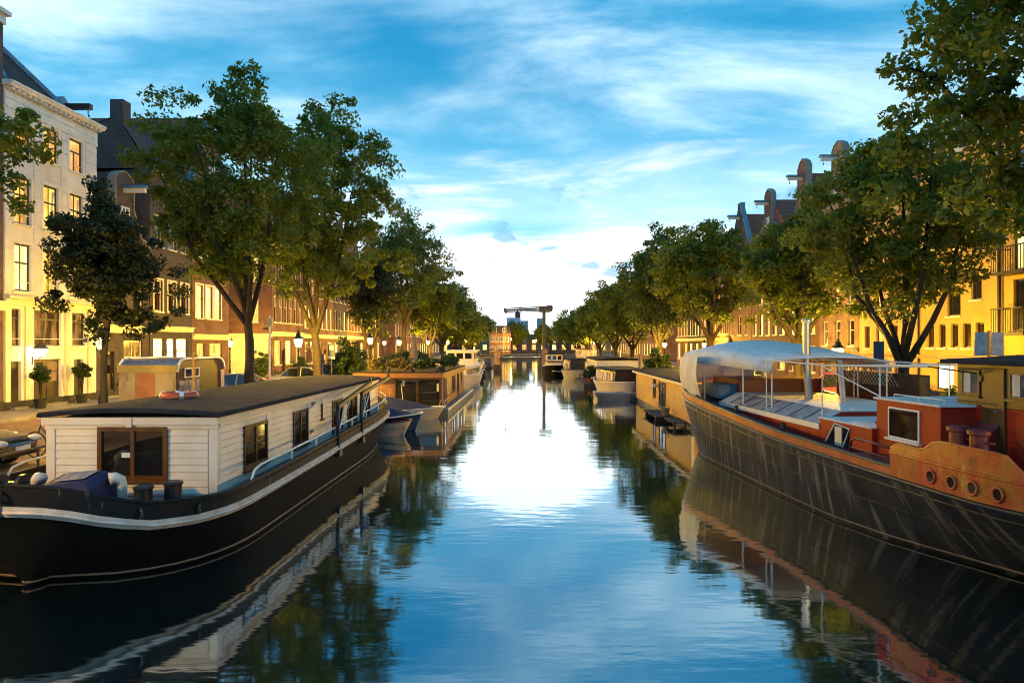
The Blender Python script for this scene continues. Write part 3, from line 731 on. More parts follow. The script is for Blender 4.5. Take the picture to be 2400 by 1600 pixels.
oh = house('ochre_house', 'ochre house with lit shop window behind the forked tree', 'R', 36.9, 43.4, 12.4, ochre_stucco,
      [(2.55, 1.35, [(1.0, .65), (2.5, .8), (4.1, .8), (5.5, .65)], dict(cols=1, split=None, pm=(lit_orange, pane_brown, lit_dim))), (4.9, 1.5, [(1.0, .8), (2.5, .8), (4.1, .8), (5.5, .8)], dict(pm=(pane_brown, lit_orange))), (7.5, 1.6, [(1.0, .8), (2.5, .8), (4.1, .8), (5.5, .8)], dict(pm=dkp)),
       (.4, 1.5, [(2.3, 2.2), (4.9, 1.6)], dict(split=None, cols=3, pm=(lit_dim, lit_orange), sill=None))], 'cornice', 3, pm=dkp, base=plinth, cornices=[(2.05, .14, .10, maroon)], doors=[(.65, .8, 1.7)])
cube('poster', poster, oh, (2.0, .02, .5), (2.7, .06, 1.5))
house('arched_brick_house', 'tan brick house with arched doorway and chimney top behind the lit lantern', 'R', 43.5, 49.4, 12.2, brick_tan,
      [row(2.7, 1.7, 3, .8, 5.9, .6, pm=(lit_dim, pane_brown)), row(5.5, 1.7, 3, .8, 5.9, .6, pm=(lit_orange, pane_dark)), row(8.2, 1.6, 3, .8, 5.9, .6, pm=dkp), (.4, 1.7, [(3.9, 2.2)], dict(cols=3, pm=lit_dim))], 'neck', 4.4, pm=dkp, doors=[(1.3, 1.0, 2.1)], fm=trim_white, cornices=[(2.35, .1, .14, stone)], base=plinth)
house('neck_gable_house', 'brick house with tall curved neck gable above the right trees', 'R', 49.5, 55.4, 11.6, brick_red, [row(.7, 2.0, 2, 1.4, 5.9, .6, cols=2, pm=lit_dim), row(3.6, 1.9, 3, .85, 5.9, .6, pm=mix2), row(6.4, 1.8, 3, .85, 5.9, .6, pm=mix1), row(9.0, 1.6, 3, .8, 5.9, .6, pm=dkp)], 'neck', 5.4, pm=dkp, fm=trim_white, doors=[(2.95, .9, 2.2)])
house('neck_gable_house', 'wide brick house with small dark neck and red roof', 'R', 55.5, 64.4, 11.8, brick_plum, [row(.7, 2.0, 3, 1.4, 8.9, .6, cols=2, pm=lit_yellow), row(3.6, 1.9, 5, .85, 8.9, .6, pm=mix2), row(6.4, 1.8, 5, .85, 8.9, .6, pm=mix1), row(9.0, 1.6, 5, .8, 8.9, .6, pm=dkp)], 'neck', 4.6, pm=dkp, fm=trim_white, doors=[(3.0, .9, 2.2)])
house('warehouse', 'narrow dark warehouse with steep red roof and blue lead gable edge', 'R', 64.5, 71.6, 11.6, brick_plum, [row(.7, 2.0, 2, 1.4, 7.1, .9, cols=2, pm=lit_yellow, fm=trim_white), (3.7, 1.9, [(1.4, .5), (3.55, .95), (5.7, .5)], dict(pm=pane_brown)), (6.4, 1.9, [(1.4, .5), (3.55, .95), (5.7, .5)], dict(pm=(pane_brown, lit_orange))), (9.0, 1.8, [(1.4, .5), (3.55, .95), (5.7, .5)], dict(pm=(pane_sky, lit_yellow)))], 'spout', 5.2, pm=dkp, fm=trim_white)
rl = [('canal house with lit yellow cornice behind the trees left of the warehouse', 71.7, 78, 12.2, brick_red, 'cornice'), ('canal house with bell gable behind the right bank trees', 78.1, 84, 11.8, brick_brown, 'bell'), ('dark canal house with stepped gable behind the right bank trees', 84.1, 90, 11.8, brick_dark, 'step'), ('last right bank house before the drawbridge', 90.1, 97, 11.6, brick_red, 'neck')]
for (lb, a, b, h, mt, tp) in rl:
    w = b - a
    house('brick_canal_house', lb, 'R', a, b, h, mt, [row(.8, 2.1, 2, 1.5, w, .6, cols=2, pm=(lit_yellow, lit_pale), fm=trim_white), row(3.9, 2.0, 4, .85, w, .5, pm=mix2), row(6.7, 1.8, 4, .85, w, .5, pm=mix1), row(9.2, 1.5, 4, .8, w, .5, pm=dkp)], tp, 4, pm=dkp, fm=trim_white, doors=[(w / 2, .9, 2.3)], cornices=[(3.2, .14, .25, yellow_stucco if tp == 'cornice' else cream_paint)], group='canal houses on the right bank')
# beyond the drawbridge: plainer fronts, mostly behind trees
for side, nm in (('L', 'left'), ('R', 'right')):
    for k in range(4):
        a = 112 + k * 14; w = 13.6
        house('far_canal_house', f'{["first", "second", "third", "fourth"][k]} brick house beyond the drawbridge on the {nm} bank', side, a, a + w, 11 + k % 2, [brick_red, brick_plum, brick_brown, brick_dark][k], [row(.9, 2.0, 5, 1.3, w, .6, pm=(lit_yellow, lit_pale), fm=trim_white), row(4.2, 2.0, 6, .9, w, .6, pm=mix2), row(7.4, 1.8, 6, .9, w, .6, pm=dkp)], 'cornice', 3.5, pm=dkp, fm=trim_white, group='far houses beyond the drawbridge')
# buildings closing the view
fb = thing('far_brick_house', 'brick house with white dormers at the far end of the canal', 'house', (-11.5, 196, ZQ))
m = wall_front(fb, 6.2, 6.0, [], brick_red); m.b2((0, .01, 0), (6.2, 8, 6.0)).build('wall', brick_red, fb)
MB().add([(0, 0, 6), (6.2, 0, 6), (6.2, 8, 6), (0, 8, 6), (.4, 1.5, 8.2), (5.8, 1.5, 8.2), (5.8, 6.5, 8.2), (.4, 6.5, 8.2)], [(0, 1, 5, 4), (1, 2, 6, 5), (2, 3, 7, 6), (3, 0, 4, 7), (4, 5, 6, 7)]).build('roof', tile_dark, fb)
for z in (1.0, 3.6):
    for u in (1.0, 2.4, 3.8, 5.2): window(fb, u, z, .95, 1.5, 2, .6, trim_white, pane_sky, trim_white, y=-.08)
for u in (1.6, 4.4): window(fb, u, 6.3, 1.1, 1.3, 2, None, trim_white, pane_sky, trim_white, y=.25, name='dormer')
tw = thing('lilac_tower', 'distant lilac apartment tower with red turret above the far trees', 'tower', (-14, 430, ZQ))
MB().b2((0, 0, 0), (8.6, 10, 19.5)).b2((8.61, 1, 0), (13.6, 10, 17.6)).build('wall', lilac, tw)
MB().b2((5.2, 2, 19.5), (8.2, 6, 21)).lathe([(1.8, 21), (1.6, 22.6), (.8, 23.6), (.1, 24.2)], (6.7, 4, 0), 10).build('turret', maroon, tw)
MB().tube([(8.4, 3, 19.5), (8.4, 3, 28)], .18, 6).build('mast', black_metal, tw)
for z in (6.5, 9.5, 12.5, 15.5):
    for u in (1.8, 5.0, 7.4): window(tw, u, z, 1.5, 1.5, 1, None, trim_white, pane_sky, None, y=-.09)
    for u in (10, 12.2): window(tw, u, z, 1.2, 1.5, 1, None, trim_white, pane_sky, None, y=.90)
ft = thing('slim_tower', 'slim grey tower block beside the drawbridge mast', 'tower', (5.0, 430, ZQ))
MB().b2((0, 0, 0), (4.2, 8, 19)).build('wall', far_grey, ft)
for z in (8, 11, 14, 17):
    for u in (1.1, 3.1): window(ft, u, z - .8, 1.2, 1.4, 1, None, trim_white, pane_sky, None, y=-.09)

for k in range(7):
    x0 = -46 + k * 13.2
    f_ = thing('far_terrace_house', f"{['first', 'second', 'third', 'fourth', 'fifth', 'sixth', 'seventh'][k]} low brick terrace house from the left closing the far end", 'house', (x0, 228, ZQ), 0, 'terrace closing the far canal end')
    hh = 4.6 + .5 * (k % 3)
    MB().b2((0, 0, 0), (12.8, 9, hh)).build('wall', (brick_red, brick_plum, brick_tan)[k % 3], f_)
    MB().prism([(-.2, hh), (9.2, hh), (4.5, hh + 1.6)], 'X', 0, 12.8).build('roof', tile_dark, f_)
    for u in (1.6, 4.8, 8.0, 11.2):
        window(f_, u, .9, 1.4, 1.8, 2, None, trim_white, random.choice((lit_yellow, lit_pale, lit_orange)), None, y=-.09); window(f_, u, 3.1, 1.1, 1.2, 2, .6, trim_white, random.choice((lit_yellow, pane_sky)), None, y=-.09)

# ------------------------------------------------------------------ boats
def superb(y, B, lb, p):                     # bluff bow: half breadth at distance y from the stem
    return B * (1 - (1 - min(max(y, 0) / lb, 1)) ** p) ** (1 / p) if y > 0 else 0.0
class Hull:
    """stations from the bow (y=0) to the stern (y=L), canal side and quay side alike"""
    def __init__(s, T, L, bd, bw, zs, zt, rake=.5, rake_s=.3, n=44, zk=-.5):
        s.T, s.L, s.bd, s.bw, s.zs, s.zt, s.rake, s.rs, s.zk = T, L, bd, bw, zs, zt, rake, rake_s, zk
        s.ys = [L * (.5 - .5 * math.cos(math.pi * i / n)) for i in range(n + 1)]
    def yy(s, y, z):
        t = 1 - max(z, -.3) / s.zs(y)
        return y + s.rake * t * math.exp(-y / 1.6) - s.rs * t * math.exp(-(s.L - y) / 1.6)
    def half(s, y, z):
        t = min(max(z / s.zs(y), -.4), 1.0)
        b = s.bw(y) + (s.bd(y) - s.bw(y)) * (max(t, 0) ** .8 if t > 0 else t * .5)
        return b
    def band(s, name, zlo, zhi, mat, out=0.0, k=5, parent=None, thick=0, smooth=True, label=None):
        m = MB()
        for sg in (1, -1):
            rings = []
            for y in s.ys:
                a, b = zlo(y), zhi(y); ring = []
                for i in range(k + 1):
                    z = a + (b - a) * i / k
                    x = s.half(y, z) + out if z <= s.zs(y) else s.bd(y) + out + .02 * (z - s.zs(y))
                    ring.append((sg * max(x, .0), s.yy(y, min(z, s.zs(y))) - (out if y < .4 else 0), z))
                if thick:
                    for (x, yq, z) in list(reversed(ring)):
                        ring.append((sg * max(abs(x) - thick, 0), yq + (thick if y < .5 else 0), z))
                rings.append(ring)
            m.loft(rings, closed=bool(thick))
        o = m.build(name, mat, parent or s.T, smooth=smooth, fix=True, label=label)
        if smooth:
            e = o.modifiers.new('split', 'EDGE_SPLIT'); e.split_angle = R(40)
        return o
    def deck(s, z, mat, inset=.05, name='deck', y0=None, y1=None):
        m = MB(); ys = [y for y in s.ys if (y0 is None or y >= y0) and (y1 is None or y <= y1)]
        m.loft([[(-max(s.bd(y) - inset, 0), y + (.08 if y < .1 else 0), z(y) if callable(z) else z), (max(s.bd(y) - inset, 0), y + (.08 if y < .1 else 0), z(y) if callable(z) else z)] for y in ys])
        return m.build(name, mat, s.T)
    def line(s, name, z, r, mat, out=.03, parent=None, y0=0, y1=None, sides=(1, -1)):
        m = MB(); y1 = y1 or s.L
        for sg in sides:
            pts = [(sg * (s.half(y, z(y)) if z(y) <= s.zs(y) else s.bd(y)) + sg * out, s.yy(y, min(z(y), s.zs(y))) - (out if y < .3 else 0), z(y)) for y in s.ys if y0 <= y <= y1]
            m.tube(pts, r, 6)
        return m.build(name, mat, parent or s.T, smooth=True)
def planks(parent, axis, const, out, a, b, z0, z1, hgt, mat, gaps=(), th=.028, jitter=.004, gap=.004):
    """lapped boards on a wall: axis 'X' runs along x at y=const, 'Y' along y at x=const; out = outward sign; gaps = openings (a,b,z0,z1)"""
    z = z0
    while z < z1 - .02:
        zt = min(z + hgt, z1)
        spans = [(a, b)]
        for (g0, g1, h0, h1) in gaps:
            if h0 < zt - .01 and h1 > z + .01:
                ns = []
                for (s0, s1) in spans:
                    if g1 <= s0 or g0 >= s1: ns.append((s0, s1)); continue
                    if g0 - s0 > .03: ns.append((s0, g0))
                    if s1 - g1 > .03: ns.append((g1, s1))
                spans = ns
        for (s0, s1) in spans:
            j = random.uniform(-jitter, jitter) * 0.5
            c0 = const + out * (th + j); c1 = const + out * (th * .45 + j)
            poly = [(const, z + .006), (c0, z + .006), (c0, z + .012), (c1, zt - gap), (const, zt - gap)]
            m = MB()
            m.prism(poly, 'Y' if axis == 'Y' else 'X', s0, s1)
            m.build('plank', mat, parent)
        z = zt
def casement(parent, plane, c, out, a, b, z0, z1, fm, pm, cols=2, bar=.07, proud=.06, name='window', label=None):
    """framed window on a cabin side; plane 'Y' = wall runs along y at x=c, 'X' = wall runs along x at y=c"""
    m = MB(); d0, d1 = c - out * .03, c + out * proud
    def bb(p0, p1, q0, q1, e0=d0, e1=d1):
        if plane == 'Y': m.b2((e0, p0, q0), (e1, p1, q1))
        else: m.b2((p0, e0, q0), (p1, e1, q1))
    bb(a, a + bar, z0, z1); bb(b - bar, b, z0, z1); bb(a + bar, b - bar, z0, z0 + bar, d0, d1 - out * .003); bb(a + bar, b - bar, z1 - bar, z1, d0, d1 - out * .003)
    for k in range(1, cols):
        x = a + (b - a) * k / cols; bb(x - bar * .45, x + bar * .45, z0 + bar, z1 - bar, d0, d1 - out * .006)
    bb(a - .05, b + .05, z0 - .05, z0 - .004, d0, d1 + out * .05)
    o = m.build(name, fm, parent, label=label)
    for k in range(cols):
        p0 = a + bar * .6 + (b - a - bar * 1.2) * k / cols; p1 = a + bar * .6 + (b - a - bar * 1.2) * (k + 1) / cols
        e0, e1 = c + out * .012, c + out * .024
        p = random.choice(pm) if isinstance(pm, (list, tuple)) else pm
        if plane == 'Y': cube('pane', p, o, (e0, p0, z0 + bar * .6), (e1, p1, z1 - bar * .6))
        else: cube('pane', p, o, (p0, e0, z0 + bar * .6), (p1, e1, z1 - bar * .6))
    return o
def roof_slab(parent, x0, x1, y0, y1, z, th, camber, mat, n=8, name='roof'):
    rings = []
    for y in (y0, y0 + .04, y1 - .04, y1):
        e = .035 if y in (y0, y1) else 0
        top = [(x0 + (x1 - x0) * i / n, y, z + th - e + camber * (1 - (2 * i / n - 1) ** 2)) for i in range(n + 1)]
        bot = [(x, yy, z + camber * (1 - (2 * i / n - 1) ** 2) + e * .3) for i, (x, yy, zz) in enumerate(top)]
        rings.append(top + bot[::-1])
    return MB().loft(rings, closed=True, caps=True).build(name, mat, parent, bev=.02)

# --- big white houseboat, left foreground ------------------------------------------
hb = thing('houseboat', 'large black hulled houseboat with white plank cabin and dark flat roof', 'houseboat', (-8.3, 10.75, 0))
HL = 20.4
bd = lambda y: min(superb(y, 2.72, 3.0, 2.5), 2.72) * (1 if y < 14.5 else max(1 - ((y - 14.5) / 6.1) ** 2.4, 0.0) ** .5)
bw = lambda y: superb(y - .45, 2.60, 3.3, 2.3) * (1 if y < 12.5 else max(1 - ((y - 12.5) / 7.9) ** 2.0, 0) ** .6)
zs = lambda y: interp(y, [(0, 1.36), (.12, 1.25), (.3, 1.10), (.6, .98), (1.2, .92), (2.2, .89), (4, .89), (9, .96), (14, 1.06), (20.4, 1.28)])
zt = lambda y: zs(y) + interp(y, [(0, .40), (.6, .37), (2, .33), (6, .32), (13, .36), (20.4, .42)])
hu = Hull(hb, HL, bd, bw, zs, zt, .55, .5)
hu.band('hull', lambda y: -.5, lambda y: zs(y) - .085, hull_black, k=6)
hu.band('rubbing_strake', lambda y: zs(y) - .085, lambda y: zs(y) + .085, strake_white, .035, 2, thick=.06)
hu.line('strake_moulding', lambda y: zs(y) + .0, .028, strake_white, .06)
hu.band('bulwark', lambda y: zs(y) + .085, lambda y: zt(y), bulwark_black, .0, 2, thick=.05)
hu.line('gunwale', lambda y: zt(y) + .01, .035, bulwark_black, -.02)
hu.line('waterline_stripe', lambda y: .07, .022, boot_line, .005)
hu.deck(lambda y: zs(y) + .06, deck_grey)
rv = MB()
for i in range(150):
    y = .6 + i * .118
    for sg in (1,): rv.ball((sg * (bd(y) + .012), y, zt(y) - .05), .014, 5, 4)
rv.build('rivets', bulwark_black, hb)['kind'] = 'stuff'
for (y, z) in ((.55, -.22), (.02, -.2), (1.35, -.22)):     # hawse eyes on the bow
    x = bd(y) + .01
    a = math.atan2(bd(y + .1) - bd(y - .02), .12)
    f = MB().torus((0, 0, 0), .075, .026, 'X', 14, 6).build('hawse_pipe', black_metal, hb, smooth=True); f.location = (x * (1 if y > .1 else 0), y - .03, zt(y) + z + .05); f.rotation_euler = (0, 0, math.pi / 2 - math.atan2(.12, max(bd(y + .1) - bd(y - .02), .001)) + (0 if y > .1 else -1.2))
CX0, CX1, CY0, CY1, CZ0, CZ1 = -1.36, 2.00, 3.0, 17.5, .98, 2.50
cab = MB().b2((CX0, CY0, CZ0 - .3), (CX1, CY1, CZ1)).build('cabin', cabin_white, hb)
fw = (-.36, 1.04, 1.27, 2.34)
planks(cab, 'X', CY0, -1, CX0 + .06, CX1 - .16, CZ0, CZ1 - .21, .147, cabin_white, [(fw[0] - .0, fw[1] + .0, fw[2], fw[3] + .2)])
sw = [(4.25, 5.6), (7.4, 8.6), (11.0, 12.2), (12.85, 14.1), (15.1, 16.1)]
planks(cab, 'Y', CX1, 1, CY0 + .13, CY1 - .1, CZ0 + .02, CZ1 - .10, .147, cabin_white, [(a, b, 1.22, 2.19) for a, b in sw] + [(9.83, 9.99, 1.75, 2.2)])
planks(cab, 'Y', CX0, -1, CY0 + .13, CY1 - .1, CZ0, CZ1 - .10, .147, cabin_white)
for x in (CX0 - .035, CX1 - .13): cube('corner_post', cabin_white, cab, (x, CY0 - .045, CZ0 - .05), (x + .17, CY0 + .13, CZ1 - .21))
cube('corner_post', cabin_white, cab, (CX1 - .05, CY1 - .1, CZ0 - .05), (CX1 + .04, CY1 + .04, CZ1 - .1))
cube('fascia', cabin_white, cab, (CX0 - .05, CY0 - .055, CZ1 - .205), (CX1 + .045, CY0 - .002, CZ1 - .12))
cube('fascia', cabin_white, cab, (CX0 - .10, CY0 - .105, CZ1 - .118), (CX1 + .06, CY0 - .002, CZ1 + .03))
cube('fascia', cabin_white, cab, (CX1 + .002, CY0 - .02, CZ1 - .098), (CX1 + .06, CY1 + .05, CZ1 + .02))
cube('ridge_block', cabin_white, cab, (.26, CY0 - .13, CZ1 - .16), (.36, CY0 - .106, CZ1 + .02))
casement(cab, 'X', CY0, -1, fw[0], fw[1], fw[2], fw[3], varnish, pane_dark, 2, .085, .07, label='wide brown framed front window')
o = cube('window_sign', sign_white, cab, (.11, CY0 - .032, 1.72), (.29, CY0 - .026, 1.82))
for (a, b) in sw: casement(cab, 'Y', CX1, 1, a, b, 1.22, 2.19, dark_wood, pane_brown, 2, .07, .055)
casement(cab, 'Y', CX1, 1, 9.83, 9.99, 1.75, 2.2, dark_wood, pane_dark, 1, .03, .04)
cube('vent', steel, cab, (CX1 + .028, 8.95, 2.24), (CX1 + .09, 9.15, 2.32)); cube('socket', steel, cab, (CX1 + .028, 8.85, 1.45), (CX1 + .07, 9.0, 1.54))
roof_slab(hb, CX0 - .16, CX1 + .13, CY0 - .16, CY1 + .14, CZ1 + .032, .10, .09, bitumen)
# rails
for sg, y0 in ((1, 3.2), (-1, 3.5)):
    x = 2.62 * sg
    pts = [(x * (bd(max(y, .1)) / 2.72) if y > 13 else x, y, z) for (y, z) in [(y0, zt(y0) - .02), (y0 + .18, zt(4) + .18), (y0 + .5, zt(4) + .24)] + [(y, zt(y) + .25) for y in np.linspace(4.6, 19.2, 14)]]
    rl_ = MB().tube(pts, .026, 8).build('handrail', tube_white, hb, smooth=True)
    for y in np.linspace(5.6, 18.6, 8): cube('stanchion', tube_white, rl_, (x * min(bd(y) / 2.72, 1) - .02, y - .025, zt(y) - .12), (x * min(bd(y) / 2.72, 1) + .02, y + .025, zt(y) + .235))
# davits
for (y, zt_, ye) in ((9.15, 2.17, 13.3), (11.95, 2.34, 16.4)):
    x = 2.72
    d = MB().tube([(x, y, .80), (x, y, 1.75), (x, y + .03, zt_ - .12), (x, y + .3, zt_ + .05)], [.065, .06, .055, .055], 8).build('davit', black_metal, hb, smooth=True)
    MB().box((x, (y + ye) / 2, (zt_ + 2.66) / 2), (.10, math.hypot(ye - y, 2.66 - zt_), .11), rx=math.atan2(2.66 - zt_, ye - y)).b2((x - .04, ye - .1, 2.6), (x + .04, ye, 2.82)).build('davit_arm', black_metal, d)
    cube('davit_foot', black_metal, d, (x - .14, y - .16, .74), (x + .10, y + .16, .92))
    for k in (.8, 1.4): MB().tube([(x, y + .05, 1.25 + (k - .8) * .3), (x, y + k, zt_ + .02 + k * .06)], .017, 6).build('brace', tube_white, d)
# foredeck gear
hc = MB().loft([[(-.95, .98, 1.08), (.38, 1.10, 1.08), (.42, 2.05, 1.08), (-.98, 2.15, 1.08)], [(-.80, 1.08, 1.38), (.30, 1.2, 1.46), (.32, 1.95, 1.58), (-.82, 2.0, 1.50)], [(-.55, 1.25, 1.52), (.16, 1.3, 1.58), (.18, 1.85, 1.68), (-.57, 1.85, 1.62)]], closed=True, caps=True).build('hatch_cover', navy, hb, bev=.03, label='navy canvas hatch cover on the foredeck'); hc.location.x = .3
MB().add([(-.42, 1.34, 1.563), (.10, 1.37, 1.615), (.12, 1.78, 1.695), (-.42, 1.76, 1.655)], [(0, 1, 2, 3)]).build('cover_window', clear_plastic, hc)
for x in (-.72, .85):
    MB().tube([(x, 1.75, 1.05), (x, 1.75, 1.42), (x - .01 * (1 if x > 0 else -1), 1.73, 1.52), (x - .08 * (1 if x > 0 else -1), 1.68, 1.57), (x - .16 * (1 if x > 0 else -1), 1.64, 1.55)], [.085, .085, .09, .10, .12], 12).build('ventilator', cabin_white, hb, smooth=True)
for (x, y) in ((1.35, 1.55), (1.68, 1.95)):
    MB().lathe([(.15, .98), (.15, 1.38), (.17, 1.40), (.17, 1.44), (.12, 1.455)], (x, y, 0), 14).build('bollard', black_metal, hb, smooth=False)
wn = MB().tube([(-1.95, 1.8, 1.38), (-1.05, 1.8, 1.38)], .10, 10).lathe([(.24, -1.32), (.24, -1.25)], (0, 1.8, 1.38), 16, 'X').lathe([(.24, -1.78), (.24, -1.7)], (0, 1.8, 1.38), 16, 'X').b2((-1.6, 1.7, .95), (-1.5, 1.9, 1.35)).build('anchor_winch', black_metal, hb); wn.location.x = .3
MB().torus((-1.95, 1.75, 1.5), .24, .022, 'X', 20, 6).tube([(-1.95, 1.51, 1.5), (-1.95, 1.99, 1.5)], .014, 6).tube([(-1.95, 1.75, 1.26), (-1.95, 1.75, 1.74)], .014, 6).build('hand_wheel', black_metal, wn)
lb_ = thing('lifebuoy', 'orange lifebuoy lying on the white houseboat roof', 'lifebuoy', (-8.35, 16.3, 2.74))
MB().torus((0, 0, .04), .33, .085, 'Z', 28, 10).build('ring', orange_ring, lb_, smooth=True)
for k in range(4):
    a = k * math.pi / 2 + .6; b = MB().torus((0, 0, 0), .089, .012, 'Y', 14, 6).build('band', sign_white, lb_, smooth=True); b.location = (.33 * math.cos(a), .33 * math.sin(a), .04); b.rotation_euler = (0, 0, a); b.scale = (1, 4.5, 1)
MB().tube([(.45 * math.cos(t) * (1 - .05 * math.sin(4 * t)), .45 * math.sin(t), .0 + .03 * abs(math.sin(2 * t))) for t in np.linspace(0, 6.28, 30)], .014, 5).build('grab_rope', rope, lb_)
MB().box((.05, .05, .10), (.28, .14, .05), rz=.4).build('cloth', sign_white, lb_, bev=.02)

# --- red barge, right foreground ------------------------------------------------------
rb = thing('barge', 'long dark hulled barge with red deckhouses moored along the right quay', 'barge', (8.285, 28.96, 0), R(185))
BL = 21.5
bd2 = lambda y: superb(y, 2.75, 4.2, 2.3) * (1 if y < 17 else max(1 - ((y - 17) / 4.6) ** 2.6, 0) ** .5)
bw2 = lambda y: superb(y - .7, 2.55, 4.8, 2.0) * interp(y, [(0, 1), (11, 1.0), (13.2, .97), (15, .82), (17.4, .45), (19.5, .12), (21.5, .0)])
zs2 = lambda y: interp(y, [(0, 2.35), (1.5, 2.12), (3.5, 1.92), (6, 1.74), (9, 1.58), (11, 1.50), (15, 1.47), (18, 1.47), (21.5, 1.60)])
zt2 = lambda y: zs2(y) + interp(y, [(0, .22), (6, .22), (14, .18), (15.6, .16), (21.5, .16)])
hr = Hull(rb, BL, bd2, bw2, zs2, zt2, .9, .6, n=56)
hr.band('hull', lambda y: -.5, lambda y: zs2(y), hull_worn, k=8)
hr.line('rubbing_strake', lambda y: zs2(y) - .02, .05, black_metal, .0)
hr.line('lower_strake', lambda y: zs2(y) - .22, .022, black_metal, .0)
hr.line('hull_seam', lambda y: zs2(y) * .52, .012, black_metal, .0)
hr.line('waterline_stripe', lambda y: .08, .02, boot_line, .004)
hr.band('bulwark', lambda y: zs2(y) + .02, lambda y: zt2(y), orange_rust, .0, 2, thick=.05)
hr.line('gunwale', lambda y: zt2(y) + .02, .045, black_metal, -.03)
hr.deck(lambda y: zs2(y) + .05, deck_grey)
def cabin_box(name, x0, x1, ya, yb, za, zb_, mat, parent=rb, **k): return MB().b2((x0, ya, za), (x1, yb, zb_)).build(name, mat, parent, bev=.015, **k)
# skylight hatch with glass panes
sk_ = MB().prism([(-2.0, 1.5), (2.0, 1.5), (2.0, 1.96), (1.35, 2.28), (-1.35, 2.28), (-2.0, 1.96)], 'Y', 4.8, 11.65).build('cargo_hatch', red_paint, rb)
for ch in ((2.005, 1.90, 2.02),): cube('hatch_coaming', tube_white, sk_, (2.002, 4.78, 1.86), (2.03, 11.66, 2.0))
for k in range(8):
    a, b = 4.86 + k * .845, 4.86 + k * .845 + .825
    MB().add([(1.98, a, 1.985), (1.98, b, 1.985), (1.38, b, 2.282), (1.38, a, 2.282), (1.99, a, 2.01), (1.99, b, 2.01), (1.39, b, 2.307), (1.39, a, 2.307)], [(0, 3, 2, 1), (4, 5, 6, 7), (0, 1, 5, 4), (1, 2, 6, 5), (2, 3, 7, 6), (3, 0, 4, 7)]).build('hatch_pane', tarp_white if k in (0,) else M('hatch_glass%d' % k, (.46, .46, .48), (.26, .26, .29), 2 + k * .3, .12), sk_)
    if k: MB().tube([(1.985, a - .01, 2.015), (1.385, a - .01, 2.315)], .014, 5).build('glazing_bar', black_metal, sk_)
MB().b2((-1.36, 4.82, 2.283), (1.37, 11.6, 2.312)).build('hatch_cover', tarp_white, sk_)
# low cabin, raised cabin
lc = cabin_box('low_cabin', -1.9, 2.0, 11.66, 13.9, 1.5, 2.14, red_paint)
cube('cabin_top', tarp_white, lc, (-1.92, 11.65, 2.142), (2.03, 13.9, 2.175))
MB().add([(2.006, 12.0, 1.60), (2.006, 13.02, 1.56), (2.006, 13.02, 2.02), (2.006, 12.42, 2.08)], [(0, 1, 2, 3)]).add([(2.012, 12.45, 1.60), (2.012, 12.78, 1.58), (2.012, 12.74, 2.04), (2.012, 12.5, 2.06)], [(0, 1, 2, 3)]).build('hatchway', pane_dark, lc)
MB().tube([(2.02, 11.98, 1.6), (2.02, 12.4, 2.09), (2.02, 13.04, 2.03), (2.02, 12.75, 1.57)], .02, 5).build('hatchway_frame', tube_white, lc)
cube('hatchway_board', cream_paint, lc, (2.008, 12.42, 1.58), (2.03, 12.72, 2.03))
rc = cabin_box('raised_cabin', -1.6, 1.9, 13.9, 15.95, 1.5, 2.80, red_paint)
cube('cabin_top', tarp_white, rc, (-1.66, 13.86, 2.803), (1.95, 15.98, 2.845))
MB().add([(1.55, 13.25, 2.18), (1.55, 13.89, 2.18), (1.55, 13.89, 2.78), (-1.4, 13.25, 2.18), (-1.4, 13.89, 2.18), (-1.4, 13.89, 2.78)], [(0, 1, 2), (3, 5, 4), (0, 2, 5, 3)]).build('cabin_front', red_paint, rc)
casement(rc, 'Y', 1.9, 1, 14.36, 15.36, 2.04, 2.68, tube_white, pane_brown, 1, .035, .03)
MB().tube([(1.75, 14.3, 2.85), (1.75, 14.3, 2.93), (1.75, 15.85, 2.93), (1.75, 15.85, 2.85)], .014, 6).tube([(1.75, 15.1, 2.93), (1.75, 15.1, 2.85)], .014, 6).build('roof_rail', tube_white, rc)
# companion slope with round porthole
cs = MB().prism([(15.96, 1.5), (17.0, 1.5), (17.0, 2.3), (16.75, 2.6), (15.96, 2.6)], 'X', .55, 1.15).build('companion_hatch', maroon, rb)
cs2 = MB().add([(1.9, 15.96, 1.9), (1.9, 16.6, 1.9), (1.16, 16.6, 2.62), (1.16, 15.96, 2.62), (1.16, 15.96, 1.55), (1.16, 16.6, 1.55), (1.9, 15.96, 1.55), (1.9, 16.6, 1.55)], [(0, 1, 2, 3), (0, 3, 4, 6), (1, 7, 5, 2), (0, 6, 7, 1)]).build('slope', maroon, cs)
ph = MB().lathe([(.17, 0), (.17, .03), (.13, .035), (.13, .012)], (0, 0, 0), 18).build('porthole', tube_white, cs); ph.location = (1.53, 16.28, 2.265); ph.rotation_euler = (0, R(45), 0)
pg = MB().lathe([(.132, .0), (.132, .016)], (0, 0, 0), 18).build('porthole_glass', pane_sky, cs); pg.location = ph.location; pg.rotation_euler = ph.rotation_euler
